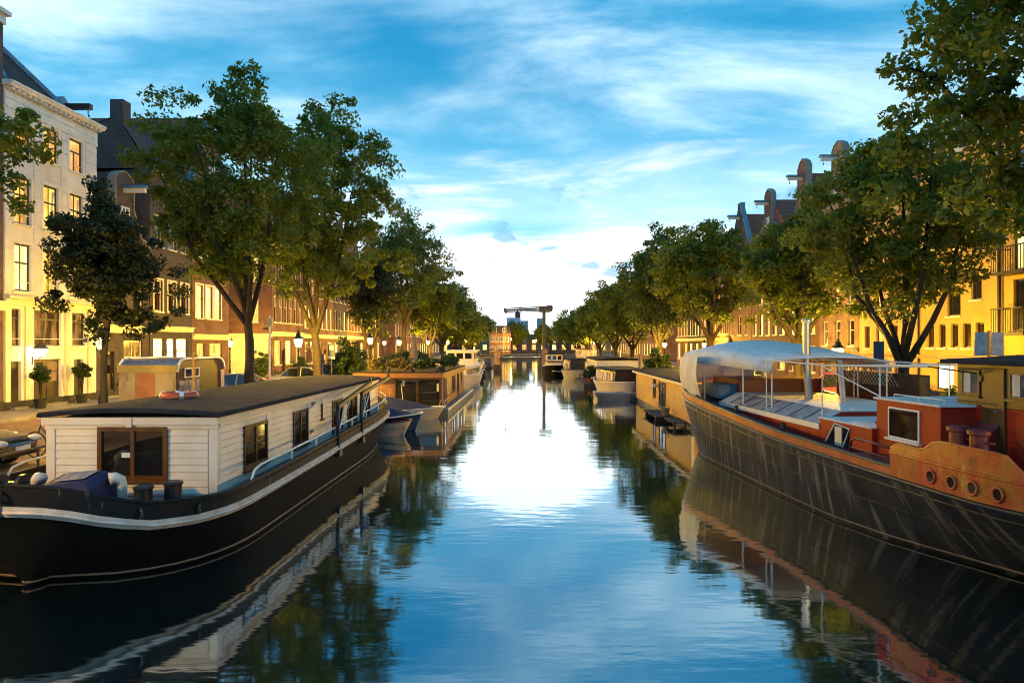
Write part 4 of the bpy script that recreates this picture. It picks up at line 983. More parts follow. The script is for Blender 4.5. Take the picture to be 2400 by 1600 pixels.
# wheelhouse
wh_ = thing  # (name kept free)
wl = MB().b2((-1.1, 15.5, 1.5), (1.2, 18.3, 2.84)).build('wheelhouse_base', red_paint, rb, bev=.015)
wo_ = MB()
wy = [(15.62, 16.10), (16.80, 17.45)]
wo_.b2((-1.12, 15.48, 2.843), (1.215, 18.32, 3.62)).build('wheelhouse', brown_paint, rb, bev=.012)
whh = bpy.data.objects['wheelhouse']
MB().loft([[(-1.35, y, z) for z in (3.62, 3.70)] + [(0.05, y, 3.79 + e), ] + [(1.42, y, 3.70), (1.42, y, 3.62)] for (y, e) in ((15.25, -.04), (15.6, 0), (18.2, 0), (18.55, -.04))], closed=True, caps=True).build('wheelhouse_roof', bitumen, whh, bev=.02)
for (a, b) in wy:
    casement(whh, 'Y', 1.215, 1, a, b, 3.03, 3.50, brown_paint, [lit_boat, pane_sky], 1, .04, .03)
    cube('curtain', curtain, whh, (1.244, a + .09, 3.08), (1.25, a + .26, 3.46))
casement(whh, 'X', 15.48, -1, -.9, -.1, 3.05, 3.5, brown_paint, pane_sky, 1, .04, .03); casement(whh, 'X', 15.48, -1, .1, .95, 3.05, 3.5, brown_paint, pane_sky, 1, .04, .03)
dr_ = MB().b2((1.205, 16.17, 2.05), (1.25, 16.70, 3.56)).build('door', brown_paint, whh, bev=.01)
cube('door_panel', maroon, dr_, (1.251, 16.23, 2.86), (1.256, 16.64, 2.875)); MB().tube([(1.26, 16.60, 2.78), (1.30, 16.60, 2.78), (1.30, 16.52, 2.78)], .014, 6).build('handle', steel, dr_)
for z in (2.4, 3.3): cube('hinge', black_metal, dr_, (1.235, 16.145, z), (1.275, 16.19, z + .11))
# stern bulwark with portholes
sb = MB(); out = []
ys_ = np.linspace(15.75, 20.6, 26)
top = lambda y: interp(y, [(15.75, 2.02), (15.85, 2.12), (16.3, 2.12), (16.65, 2.10), (16.95, 2.30), (17.2, 2.33), (18.4, 2.31), (18.6, 2.26), (18.72, 2.02), (19, 1.97), (20.6, 1.97)])
sb.loft([[(bd2(y) + .03, y, zs2(y) + .03), (bd2(y) + .035, y, 1.94), (bd2(y) + .02, y, top(y)), (bd2(y) - .03, y, top(y)), (bd2(y) - .04, y, zs2(y) + .03)] for y in ys_], closed=True, caps=True)
sbo = sb.build('stern_bulwark', red_rust, rb, label='rusty orange red stern bulwark with four portholes')
MB().tube([(bd2(y) + .045, y, 1.94) for y in ys_], .022, 6).build('bulwark_rail', red_rust, sbo); MB().tube([(bd2(y), y, top(y)) for y in ys_], .03, 6).build('bulwark_cap', red_rust, sbo)
sb2 = MB().loft([[(-bd2(y) - .03, y, zs2(y) + .03), (-bd2(y) - .02, y, 1.97), (-bd2(y) + .03, y, 1.97), (-bd2(y) + .04, y, zs2(y) + .03)] for y in ys_], closed=True, caps=True).build('stern_bulwark', red_rust, rb)
for y in (16.92, 17.42, 17.88, 18.36):
    p = MB().torus((bd2(y) + .045, y, 1.70), .105, .022, 'X', 20, 6).build('porthole', red_rust, sbo, smooth=True)
    g_ = MB().lathe([(.10, 0), (.10, .012)], (bd2(y) + .035, y, 1.70), 18, 'X').build('porthole_glass', pane_brown, sbo)
MB().tube([(2.62, 14.1, 1.62), (2.62, 14.15, 1.94), (2.62, 14.3, 2.0), (2.62, 14.9, 2.0), (2.66, 15.75, 1.98)], .026, 8).tube([(2.62, 14.12, 1.8), (2.66, 15.75, 1.78)], .014, 6).build('side_rail', maroon, rb, smooth=True)
MB().b2((2.0, 14.0, 1.53), (2.72, 15.75, 1.66)).build('side_bench', black_wood, rb, bev=.02)
for (y, x) in ((16.7, 2.1), (17.2, 2.1)):
    MB().lathe([(.17, 1.5), (.16, 2.44), (.20, 2.46), (.20, 2.53), (.15, 2.55)], (x, y, 0), 14).tube([(x, y + .1, 2.34), (x, y + .32, 2.34)], .02, 6).build('bollard', maroon, rb)
for y in (10.6, 7.4): MB().lathe([(.06, 1.5), (.06, zt2(y) + .18), (.075, zt2(y) + .2)], (2.45, y, 0), 10).build('bitt', black_metal, rb)
# stove pipe and mast stub
MB().tube([(.30, 7.85, 2.15), (.42, 7.9, 3.3), (.48, 8.02, 4.68)], .115, 14).lathe([(.15, 4.66), (.15, 4.74), (.05, 4.78)], (.48, 8.02, 0), 14).build('stove_pipe', brass, rb, smooth=False)
MB().tube([(0, 9.26, 2.28), (0, 9.05, 3.52)], [.085, .08], 12).build('mast_stub', steel, rb)
# pipe frames
def frame(pts, r=.022): return MB().tube(pts, r, 6).build('pipe_frame', tube_white, rb)
frame([(1.9, 8.35, 1.75), (1.9, 8.35, 3.52), (-1.6, 7.3, 3.50), (-1.6, 7.3, 1.9)]); frame([(1.9, 8.35, 3.52), (1.9, 11.58, 3.47)])
frame([(1.9, 11.6, 2.0), (1.9, 11.6, 3.46), (-1.5, 11.6, 3.46), (-1.5, 11.6, 2.2)]); frame([(1.9, 11.6, 3.46), (1.9, 15.6, 3.56)]); frame([(-1.5, 7.3, 3.5), (-1.5, 11.6, 3.46), (-1.5, 15.4, 3.56)])
frame([(1.9, 11.6, 3.44), (1.9, 14.1, 2.85)], .016); frame([(-1.5, 14.0, 2.2), (-1.5, 14.0, 3.5)]); frame([(1.85, 13.95, 2.85), (1.85, 13.95, 3.5)])
MB().tube([(1.9, 15.6, 3.56), (1.3, 16.1, 3.45)], .014, 5).build('stay', black_metal, rb)
# cargo stowed under the canopy
MB().b2((-1.9, 1.9, 2.05), (1.2, 4.5, 2.75)).build('fore_cabin', maroon, rb, bev=.02)
MB().b2((1.21, 2.6, 2.05), (1.9, 4.4, 2.55)).build('blue_chest', M('blue_chest', (.07, .2, .34), None, 3, .5), rb, bev=.02)
MB().lathe([(.26, 2.62), (.10, 2.7), (.08, 3.1), (.13, 3.14), (.13, 3.2)], (-.2, 3.4, 0), 14).build('capstan', brass, rb)
MB().b2((-2.4, 4.9, 1.9), (-2.3, 9.6, 3.1)).build('screen', black_wood, rb)
# canopy
cp_ = MB(); rings = []
for (y, zc, ze) in ((1.15, 3.52, 3.36), (1.9, 3.95, 3.55), (3.4, 4.14, 3.62), (5.0, 4.02, 3.60), (7.0, 3.78, 3.52), (8.6, 3.60, 3.46)):
    hw = min(bd2(y) + .12, 2.5) if y < 3 else 2.45 - (y - 3.4) * .10
    rings.append([(hw * math.sin(t) / math.sin(R(80)), y, ze - .30 * (abs(t) > R(70)) + (zc - ze) * math.cos(t * 90 / 80)) for t in np.linspace(-R(80), R(80), 13)])
cp_.loft(rings)
cpo = cp_.build('canopy', tarp_white, rb, smooth=True, label='white tarpaulin canopy over the bow'); s_ = cpo.modifiers.new('thick', 'SOLIDIFY'); s_.thickness = .015
cu = MB(); rr = []
prof = [(x, y) for (x, y) in [(bd2(y) * .99 + .10, y) for y in np.linspace(4.9, .75, 20)]] + [(x, .55 + .12 * (x / 2) ** 2) for x in np.linspace(1.1, -1.1, 8)]
for j in range(9):
    f = j / 8; ring = []
    for i, (x, y) in enumerate(prof):
        fold = .05 * math.sin(i * 2.4 + f * 2.0) * (.4 + f) + .03 * math.sin(i * 5.1 + f * 5)
        zt_ = interp(y, [(.5, 3.36), (1.9, 3.5), (4.9, 3.62)]); zb_ = zt2(max(y, .3)) + .02 + .10 * math.sin(i * .9)
        bl = 1 + .04 * math.sin(f * math.pi) - .05 * f
        ring.append((x * bl + fold * .7, y + fold, zt_ + (zb_ - zt_) * f))
    rr.append(ring)
cu.loft(rr)
cuo = cu.build('curtain', tarp_white, cpo, smooth=True); s_ = cuo.modifiers.new('thick', 'SOLIDIFY'); s_.thickness = .012; s_ = cuo.modifiers.new('sub', 'SUBSURF'); s_.levels = 1; s_.render_levels = 1
for (x, y) in ((2.2, 3.8), (1.9, 6.6), (1.8, 8.5), (-2.2, 3.8), (-1.8, 8.5), (-2.0, 6.4)): MB().tube([(x, y, zs2(y) + .05), (x, y, 3.58)], .024, 6).build('canopy_post', tube_white, rb)
nm_ = MB()                                    # wire netting under the canopy on the quay side
for k in range(30):
    y = 3.6 + k * .17
    for d in (-1, 1):
        y2 = y + d * .8
        if 3.5 < y2 < 8.7: nm_.tube([(-2.15, y, 2.7), (-2.15, y2, 3.5)], .007, 3, cap=False)
nm_.build('wire_netting', tube_white, rb)

# --- yellow plank houseboat, right -----------------------------------------------------
yh = thing('houseboat', 'yellow plank houseboat with black flat roof behind the barge bow', 'houseboat', (7.55, 31.5, 0))
yc = MB().b2((0, 0, .25), (3.9, 16.2, 2.10)).build('cabin', cabin_white, yh)
MB().b2((.06, -.25, -.4), (3.9, 16.6, .24)).build('pontoon', concrete, yh)
planks(yc, 'Y', 0, -1, 0, 16.2, .27, 2.02, .12, yellow_wood, [(6.15, 8.0, .40, 1.86), (9.1, 9.75, .85, 1.92)], th=.03, gap=.03)
planks(yc, 'X', 0, -1, 0, 3.9, .27, 2.02, .12, yellow_wood, th=.03, gap=.03)
for (y) in (-.03, 16.15): cube('corner_post', cabin_white, yc, (-.05, y, .25), (.06, y + .10, 2.05))
casement(yc, 'Y', 0, -1, 6.15, 8.0, .42, 1.86, dark_wood, pane_sky, 2, .08, .06, name='glass_door'); casement(yc, 'Y', 0, -1, 9.1, 9.75, .85, 1.92, dark_wood, pane_dark, 1, .06, .06)
MB().lathe([(.20, 0), (.17, .10), (.10, .16), (.02, .18)], (-.22, 8.55, 1.5), 12).tube([(-.22, 8.55, 1.58), (0, 8.55, 1.65)], .02, 6).build('wall_lantern', cabin_white, yc)
roof_slab(yh, -.30, 4.1, -.3, 16.6, 2.14, .10, .12, bitumen)
cube('fascia', cabin_white, yh, (-.28, -.28, 2.02), (-.24, 16.58, 2.14)); cube('fascia', cabin_white, yh, (-.28, -.285, 2.02), (4.08, -.25, 2.14))
pf = thing('floating_platform', 'dark weathered plank platform beside yellow houseboat', 'platform', (6.55, 35.2, 0))
for k in range(9):
    cube('plank', old_planks, pf, (.0 + random.uniform(-.06, .06), k * .42, .20 + random.uniform(-.01, .01)), (.92, k * .42 + .395, .26))
for y in (.3, 3.3): cube('beam', old_planks, pf, (.02, y, -.2), (.9, y + .2, .19))
pf2 = thing('floating_platform', 'smaller dark plank platform nearer the barge bow', 'platform', (6.75, 32.2, 0))
for k in range(5): cube('plank', old_planks, pf2, (random.uniform(-.05, .05), k * .42, .26), (.74, k * .42 + .395, .32))
for x in (.1, .6): cube('post', old_planks, pf2, (x, .1, -.5), (x + .1, .2, .255))
bk = thing('bucket', 'zinc bucket on platform beside yellow houseboat', 'bucket', (7.1, 35.6, .26))
MB().lathe([(.17, 0), (.24, .40), (.255, .41), (.235, .40), (.16, .04)], (0, 0, 0), 16).build('pail', zinc, bk); MB().tube([(.24 * math.cos(t), 0, .38 + .2 * math.sin(t)) for t in np.linspace(0, math.pi, 9)], .01, 5).build('handle', black_metal, bk)

# --- generic small craft --------------------------------------------------------------
def launch(name, label, cat, loc, rz, Lg, B, zdeck, hullm, cover=None, group=None, cab=None, strake=None, transom=True, bow=.32, open_boat=False):
    """launch or dinghy: y=0 at the stem, y=Lg at the transom"""
    T = thing(name, label, cat, loc, rz, group)
    bdx = lambda y: superb(y, B, Lg * bow * 1.6, 2.0) * (1 if y < Lg * .6 else 1 - .22 * ((y - Lg * .6) / (Lg * .4)) ** 2)
    bwx = lambda y: superb(y - .25, B * .82, Lg * bow * 2.0, 1.8) * (1 if y < Lg * .6 else 1 - .25 * ((y - Lg * .6) / (Lg * .4)) ** 2)
    zx = lambda y: zdeck * interp(y / Lg, [(0, 1.28), (.3, 1.08), (.6, 1.0), (1, 1.06)])
    h = Hull(T, Lg, bdx, bwx, zx, zx, .35, .05, n=22, zk=-.3)
    h.band('hull', lambda y: -.25, lambda y: zx(y), hullm, k=5)
    tr = [(-bdx(Lg), Lg - .02, zx(Lg)), (-bwx(Lg) * .9, Lg - .02, -.25), (bwx(Lg) * .9, Lg - .02, -.25), (bdx(Lg), Lg - .02, zx(Lg))]
    MB().add(tr, [(0, 1, 2, 3)]).build('transom', hullm, T)
    h.line('gunwale', lambda y: zx(y) + .015, .035, strake or tube_white, .005)
    h.deck((lambda y: zx(y) - (.25 if open_boat else .02)), varnish if open_boat else deck_grey, .04)
    if open_boat:
        for f in (.35, .65): cube('thwart', varnish, T, (-bdx(Lg * f) + .05, Lg * f - .12, zx(Lg * f) - .12), (bdx(Lg * f) - .05, Lg * f + .12, zx(Lg * f) - .08))
    if cover:
        rr = []
        for f in np.linspace(.12, .98, 10):
            y = Lg * f; q = math.sin(min((f - .1) * 2.6, 1.45))
            rr.append([(bdx(y) * 1.0 * c_, y, zx(y) + .03 + .72 * q * (1 - abs(c_) ** 1.7)) for c_ in np.linspace(-1, 1, 9)])
        MB().loft(rr).build('canvas_cover', cover, T, smooth=True)
    return T, bdx, zx
# between the white houseboat and the cedar houseboat
launch('sloop', 'white sloop with navy cover moored across in front of cedar houseboat', 'boat', (-4.55, 36.6, 0), R(90) + R(4), 5.6, .95, .50, cabin_white, navy)
bT = bpy.data.objects['sloop']
MB().tube([(0, 2.9, .9), (.25, 2.9, 1.7), (.25, 3.3, 1.75), (0, 3.7, 1.0)], .02, 6).build('windscreen_frame', steel, bT); MB().tube([(.1, 2.2, .9), (.15, 2.3, 1.9)], .018, 6).b2((.0, 2.15, 1.75), (.3, 2.2, 2.05)).build('sign_pole', sign_white, bT)
launch('motorboat', 'navy motorboat with blue canvas beside white houseboat stern', 'boat', (-4.9, 31.4, 0), R(97), 4.6, .95, .66, M('navy_hull', (.012, .014, .035), None, 3, .25), navy)
launch('dinghy', 'pale dinghy with red rim tucked behind white houseboat stern', 'dinghy', (-5.15, 29.9, 0), R(80), 3.2, .72, .52, cabin_white, None, strake=M('red_rim', (.28, .03, .03), None, 4, .5), open_boat=True)
launch('dinghy', 'small grey rowing dinghy floating beside the rounded salon boat', 'dinghy', (4.6, 48.6, 0), R(-72), 3.2, .7, .45, M('grey_hull', (.58, .53, .62), None, 3, .4), None, open_boat=True)

# --- cedar houseboat with roof garden, left ------------------------------------------------
ch = thing('houseboat', 'cedar clad houseboat with planted roof terrace on the left', 'houseboat', (-9.9, 38.8, 0))
MB().b2((-.3, -.5, -.4), (5.35, 16.4, .36)).build('pontoon', deck_grey, ch); cube('pontoon_edge', cabin_white, ch, (5.35, -.5, .26), (5.40, 16.4, .40))
cc_ = MB().b2((0, .35, .36), (4.9, 13.2, 2.30)).build('cabin', cedar, ch)
planks(cc_, 'X', .35, -1, 0, 2.1, .38, 2.06, .15, cedar, th=.022)
planks(cc_, 'Y', 4.9, 1, 1.0, 13.2, .38, 2.06, .15, cedar, [(1.2, 2.3, .38, 1.95), (5.2, 6.1, .9, 1.95), (6.4, 7.2, .9, 1.95), (8.6, 9.5, .38, 1.95), (11.0, 11.8, 1.2, 1.95)], th=.022)
casement(cc_, 'X', .35, -1, 2.2, 3.5, .42, 2.0, dark_wood, pane_dark, 1, .07, .05, name='glass_door'); casement(cc_, 'X', .35, -1, 3.5, 4.8, .42, 2.0, dark_wood, pane_dark, 1, .07, .05, name='glass_door')
for (a, b, z0, z1) in ((1.2, 2.3, .42, 1.95), (5.2, 6.1, .9, 1.95), (6.4, 7.2, .9, 1.95), (8.6, 9.5, .42, 1.95), (11.0, 11.8, 1.2, 1.95)): casement(cc_, 'Y', 4.9, 1, a, b, z0, z1, black_wood, pane_dark, 1, .05, .04)
MB().b2((-.1, -.1, 2.07), (5.05, 13.4, 2.36)).build('roof_fascia', cedar, ch, bev=.01); cube('roof', bitumen, ch, (-.12, -.12, 2.362), (5.07, 13.42, 2.40))
cube('gutter_pipe', steel, cc_, (4.93, 1.02, .4), (5.0, 1.1, 2.06)); cube('wall_lantern', cream_paint, cc_, (4.62, .22, 1.3), (4.74, .31, 1.75))
MB().tube([(4.95 + .16 * math.cos(t), .1, .4 + .45 * math.sin(t)) for t in np.linspace(0, math.pi, 9)], .02, 6).build('boarding_hoop', brass, ch)
fl = thing('flag', 'small red white and blue flag at the cedar houseboat corner', 'flag', (-4.75, 38.6, .4))
MB().tube([(0, 0, 0), (.25, -.05, 1.0)], .014, 6).build('staff', sign_white, fl)
for k, mt in enumerate((flag_blue, flag_white, flag_red)):
    MB().loft([[(.10 + .05 * k, -.05, .30 + .18 * k), (.17 + .05 * k, -.05, .48 + .18 * k)], [(-.05 + .05 * k, -.12, .12 + .18 * k), (.02 + .05 * k, -.12, .28 + .18 * k)]]).build('stripe', mt, fl)
for k in range(4):
    t = thing('planter', ['left front planter trough on the cedar houseboat roof', 'middle front planter trough on the cedar houseboat roof', 'right front planter trough on the cedar houseboat roof', 'long planter trough along the canal edge of the cedar roof'][k], 'planter', (-9.3 + k * 1.35, 39.3, 2.4) if k < 3 else (-5.35, 40.6, 2.4), 0, 'planters on the cedar houseboat')
    lx_, ly_ = (1.2, .35) if k < 3 else (.35, 8.0)
    MB().b2((0, 0, 0), (lx_, .04, .24)).b2((0, ly_ - .04, 0), (lx_, ly_, .24)).b2((0, .041, 0), (.04, ly_ - .041, .24)).b2((lx_ - .04, .041, 0), (lx_, ly_ - .041, .24)).b2((.041, .041, 0), (lx_ - .041, ly_ - .041, .18)).build('trough', old_planks, t)
um = thing('parasol', 'folded grey parasol on the roof terrace', 'parasol', (-7.3, 43.2, 2.4))
MB().tube([(0, 0, 0), (0, 0, 2.3)], .03, 8).build('pole', varnish, um)
MB().lathe([(.05, 2.25), (.10, 2.15), (.17, 1.7), (.24, 1.0), (.30, .45), (.22, .40)], (0, 0, 0), 9).build('canopy', grey_cloth, um); MB().lathe([(.3, 0), (.3, .08), (.05, .12)], (0, 0, 0), 14).build('base', concrete, um)
tp = MB().loft([[(x, y, .0 + .10 * math.sin(x * 5 + y * 3) + .25 * (1 - (x / 1.0) ** 2 * .5)) for x in np.linspace(-1.0, 1.0, 9)] for y in np.linspace(0, 1.6, 6)]).build('tarpaulin', blue_cloth, None, smooth=True)
tp.location = (-7.0, 39.75, 2.45); tag(tp, 'pale blue tarpaulin draped between roof planters', 'tarpaulin'); s_ = tp.modifiers.new('t', 'SOLIDIFY'); s_.thickness = .02

# --- salon boats and further houseboats ---------------------------------------------------------
def salon(name, label, loc, rz, Lg, B, zdeck, hullm, cabm, roofm, winm, n=5, wheel=None, zroof=1.9):
    T, bdx, zx = launch(name, label, 'boat', loc, rz, Lg, B, zdeck, hullm)
    y0, y1 = Lg * .12, Lg * .82
    ins = .22
    ring = lambda z, k: [(max(bdx(y) - ins, .05) * k, y, z) for y in np.linspace(y0, y1, 12)] + [(-max(bdx(y) - ins, .05) * k, y, z) for y in np.linspace(y1, y0, 12)]
    c_ = MB().loft([ring(zdeck * .95, 1), ring(zroof, .93)], closed=True, caps=True).build('cabin', cabm, T)
    MB().loft([ring(zroof + .01, 1.03), ring(zroof + .06, 1.03), ring(zroof + .13, .8)], closed=True, caps=True).build('roof', roofm, T)
    ys = np.linspace(y0 + .25, y1 - .3, n + 1)
    for k in range(n):
        a, b = ys[k] + .12, ys[k + 1] - .12
        for sg in (1, -1):
            za, zb_ = zdeck + (zroof - zdeck) * .30, zdeck + (zroof - zdeck) * .85
            def P(y, z): return (sg * (max(bdx(y) - ins, .05) * (1 - .07 * (z - zdeck * .95) / (zroof - zdeck * .95)) + .02), y, z)
            w_ = MB().add([P(a, za), P(b, za), P(b, zb_), P(a, zb_)], [(0, 1, 2, 3)]).build('window', winm, c_)
            MB().tube([P(a, za), P(b, za), P(b, zb_), P(a, zb_), P(a, za)], .025, 5).build('frame', tube_white, w_)
    if wheel:
        a, b, zz = wheel
        w_ = MB().b2((-B * .72, Lg * a, zroof * .6), (B * .72, Lg * b, zz)).build('wheelhouse', cabm, T, bev=.02)
        cube('roof', roofm, w_, (-B * .82, Lg * a - .2, zz + .002), (B * .82, Lg * b + .2, zz + .09))
        for k in range(3):
            casement(w_, 'X', Lg * a, -1, -B * .66 + k * B * .45, -B * .66 + k * B * .45 + B * .40, zz - .75, zz - .12, tube_white, winm, 1, .05, .03)
            for sg in (1, -1): casement(w_, 'Y', sg * B * .72, sg, Lg * a + .15 + k * (b - a) * Lg * .31, Lg * a + .15 + (k + .85) * (b - a) * Lg * .31, zz - .75, zz - .12, tube_white, winm, 1, .05, .03)
    return T
salon('salon_boat', 'cream salon boat with rounded front and brown side windows', (7.4, 49.6, 0), 0, 12.5, 1.9, .95, cabin_white, dark_wood, bitumen, [lit_boat][0], 6, zroof=1.95)
salon('salon_boat', 'white motor yacht with glazed wheelhouse on the left bank', (-6.3, 56.5, 0), 0, 15, 1.75, 1.1, cabin_white, cabin_white, trim_white, pane_dark, 5, wheel=(.38, .72, 3.35), zroof=1.95)
salon('cabin_boat', 'brown cabin boat with glazed bow beyond the white houseboat', (5.4, 75, 0), 0, 9, 1.55, .85, cabin_white, dark_wood, bitumen, lit_boat, 4, zroof=2.2)
salon('tug_boat', 'dark boat with white sheer line beside the right bridge pier', (3.4, 88, 0), 0, 10.5, 1.5, 1.0, hull_black, cabin_white, bitumen, pane_dark, 3, wheel=(.3, .55, 2.6), zroof=1.6)
salon('tug_boat', 'dark boat with pale wheelhouse behind the cabin boat', (7.4, 84, 0), 0, 13, 1.7, 1.2, hull_black, cabin_white, maroon, lit_boat, 3, wheel=(.25, .5, 3.3), zroof=1.9)
salon('salon_boat', 'low dark boat moored behind the white motor yacht', (-6.8, 73.5, 0), 0, 11, 1.5, .9, hull_black, cabin_white, deck_grey, lit_boat, 4, zroof=1.7)
salon('salon_boat', 'low boat with wood cabin on the left just before the bridge', (-7.4, 87, 0), 0, 10, 1.5, .9, hull_black, dark_wood, deck_grey, lit_boat, 4, zroof=1.8)
launch('dinghy', 'tiny dark dinghy floating at the right bridge pier', 'dinghy', (2.9, 84.5, 0), R(-60), 3.6, .75, .5, hull_black, None, open_boat=True)
wb = thing('houseboat', 'white box houseboat with glazed door and deck plants', 'houseboat', (6.35, 63.5, 0))
MB().b2((-1.3, -.5, -.4), (4.6, 12.4, .32)).build('pontoon', old_planks, wb)
wc = MB().b2((0, .3, .32), (4.3, 11.5, 2.47)).build('cabin', white_paint, wb)
planks(wc, 'X', .3, -1, 0, 4.3, .34, 2.45, .17, white_paint, th=.02)
roof_slab(wb, -.2, 4.5, .05, 11.8, 2.472, .10, .16, bitumen)
casement(wc, 'Y', 0, -1, .8, 2.4, .4, 1.95, tube_white, lit_boat, 2, .1, .05, name='glass_door'); casement(wc, 'Y', 0, -1, 4.2, 5.2, 1.0, 1.9, tube_white, pane_sky, 1, .07, .05); casement(wc, 'Y', 0, -1, 7.0, 8.2, 1.0, 1.9, tube_white, lit_boat, 2, .07, .05)
MB().tube([(2.5, 3, 2.55), (2.5, 3, 3.4)], .08, 8).build('flue', steel, wb)
db = thing('houseboat', 'dark houseboat with bright lit opening seen under the bridge', 'houseboat', (-9.3, 112, 0))
MB().b2((0, 0, -.3), (3.2, 10, .3)).build('pontoon', old_planks, db); dc = MB().b2((.1, .1, .3), (3.1, 9.8, 2.0)).build('cabin', sign_blue, db); roof_slab(db, -.1, 3.3, -.1, 10, 2.002, .1, .1, bitumen)
casement(dc, 'X', .1, -1, .2, 1.6, .5, 1.8, trim_white, lit_pale, 2, .08, .05)

# ------------------------------------------------------------------ drawbridge
br = thing('drawbridge', 'black metal drawbridge with lattice balance beams across the canal', 'bridge', (0, 103, 0))
for x in (-4.8, 2.4):
    p = MB().b2((x - .45, -.6, -1), (x + .45, 5.6, 1.75)).build('pier', pier_brick, br)
    for y in (-.62, 4.9): MB().b2((x - .42, y, 1.752), (x + .42, y + .8, 2.95)).lathe([(.50, 2.95), (.50, 3.08), (.30, 3.25), (.06, 3.3)], (x, y + .4, 0), 10).build('pier_head', pier_brick, p)
    cube('fender', old_planks, p, (x - .5, -1.0, -1), (x + .5, -.61, .9))
MB().b2((XL - .5, 0, 1.76), (-5.25, 5, 2.05)).b2((-5.24, .1, 1.80), (2.9, 4.9, 2.03)).b2((2.91, 0, 1.76), (XR + .5, 5, 2.05)).build('deck', black_wood, br)
for (xa, xb) in ((XL - .5, -5.3), (-4.3, 1.9), (2.9, XR + .5)):
    for y in (.12, 4.88):
        r = MB().tube([(xa, y, 3.05), (xb, y, 3.05)], .035, 6).tube([(xa, y, 2.6), (xb, y, 2.6)], .02, 6).build('railing', black_metal, br)
        n = int((xb - xa) / .6)
        for k in range(n + 1): cube('baluster', black_metal, r, (xa + (xb - xa) * k / n - .02, y - .02, 2.05), (xa + (xb - xa) * k / n + .02, y + .02, 3.05))
for y in (.35, 4.65):
    MB().box((2.3, y, 5.55), (.42, .30, 7.1)).build('tower_post', black_metal, br)
    bm = MB().tube([(-3.75, y, 9.05), (2.4, y, 9.25)], .08, 5).tube([(-3.75, y, 9.35), (2.4, y, 9.65)], .08, 5).b2((-3.85, y - .1, 8.85), (-3.5, y + .1, 9.4)).b2((1.6, y - .14, 9.0), (3.3, y + .14, 9.75)).build('balance_beam', black_metal, br)
    n = 14
    for k in range(n):
        xa = -3.5 + 5.2 * k / n; xb = -3.5 + 5.2 * (k + 1) / n
        za = 9.07 + .2 * k / n; zb_ = 9.37 + .28 * (k + 1) / n
        MB().tube([(xa, y, za), (xb, y, zb_)], .025, 4).tube([(xa, y, zb_), (xb, y, za)], .025, 4).build('lattice_bar', black_metal, bm)
    MB().tube([(-3.7, y, 8.9), (-3.95, y, 2.1)], .028, 5).build('hanger_rod', tube_white, br)
    MB().tube([(2.45, y, 6.6), (6.2, y, 2.1)], .05, 5).build('back_stay', black_metal, br); MB().tube([(2.45, y, 5.9), (5.5, y, 2.1)], .035, 5).build('back_stay', black_metal, br)
MB().b2((2.6, .3, 9.05), (3.6, 4.7, 9.85)).build('counterweight', black_metal, br, bev=.2)
MB().b2((2.12, .5, 8.4), (2.48, 4.5, 8.75)).build('portal_beam', black_metal, br)

# ------------------------------------------------------------------ street lamps
def lamp_proto():
    T = thing('street_lamp', '', 'street lamp')
    MB().lathe([(.20, 0), (.20, .12), (.13, .2), (.12, .75), (.085, .85), (.06, 1.0), (.05, 2.35), (.075, 2.4), (.04, 2.5)], (0, 0, 0), 12).build('post', black_metal, T, smooth=False)
    ln = MB()
    for k in range(4):
        a = math.pi / 4 + k * math.pi / 2
        ln.tube([(.13 * math.cos(a), .13 * math.sin(a), 2.55), (.26 * math.cos(a), .26 * math.sin(a), 2.98)], .014, 4)
    ln.lathe([(.05, 2.48), (.14, 2.53), (.14, 2.56)], (0, 0, 0), 12)
    l_ = ln.build('lantern', black_metal, T)
    pts = lambda r, z: [(r * math.cos(math.pi / 4 + k * math.pi / 2), r * math.sin(math.pi / 4 + k * math.pi / 2), z) for k in range(4)]
    for k in range(4):
        a, b = pts(.128, 2.565), pts(.252, 2.975)
        MB().add([a[k], a[(k + 1) % 4], b[(k + 1) % 4], b[k]], [(0, 1, 2, 3)]).build('pane', lamp_glow, l_)
    MB().loft([pts(.29, 2.985), pts(.29, 3.01), pts(.15, 3.14), pts(.12, 3.22)], closed=True, caps=True).lathe([(.13, 3.22), (.10, 3.30), (.03, 3.33), (.05, 3.4), (.01, 3.46)], (0, 0, 0), 10).build('hood', black_metal, T)
    lt = bpy.data.objects.new('lamp_light', bpy.data.lights.new('lamp_light', 'POINT')); col.objects.link(lt); lt.parent = T; lt.location = (0, 0, 2.86)
    lt.data.energy = LAMP_W; lt.data.color = (1.0, .55, .05); lt.data.shadow_soft_size = .14
    return T
LAMP_W = 8500
lp = lamp_proto()
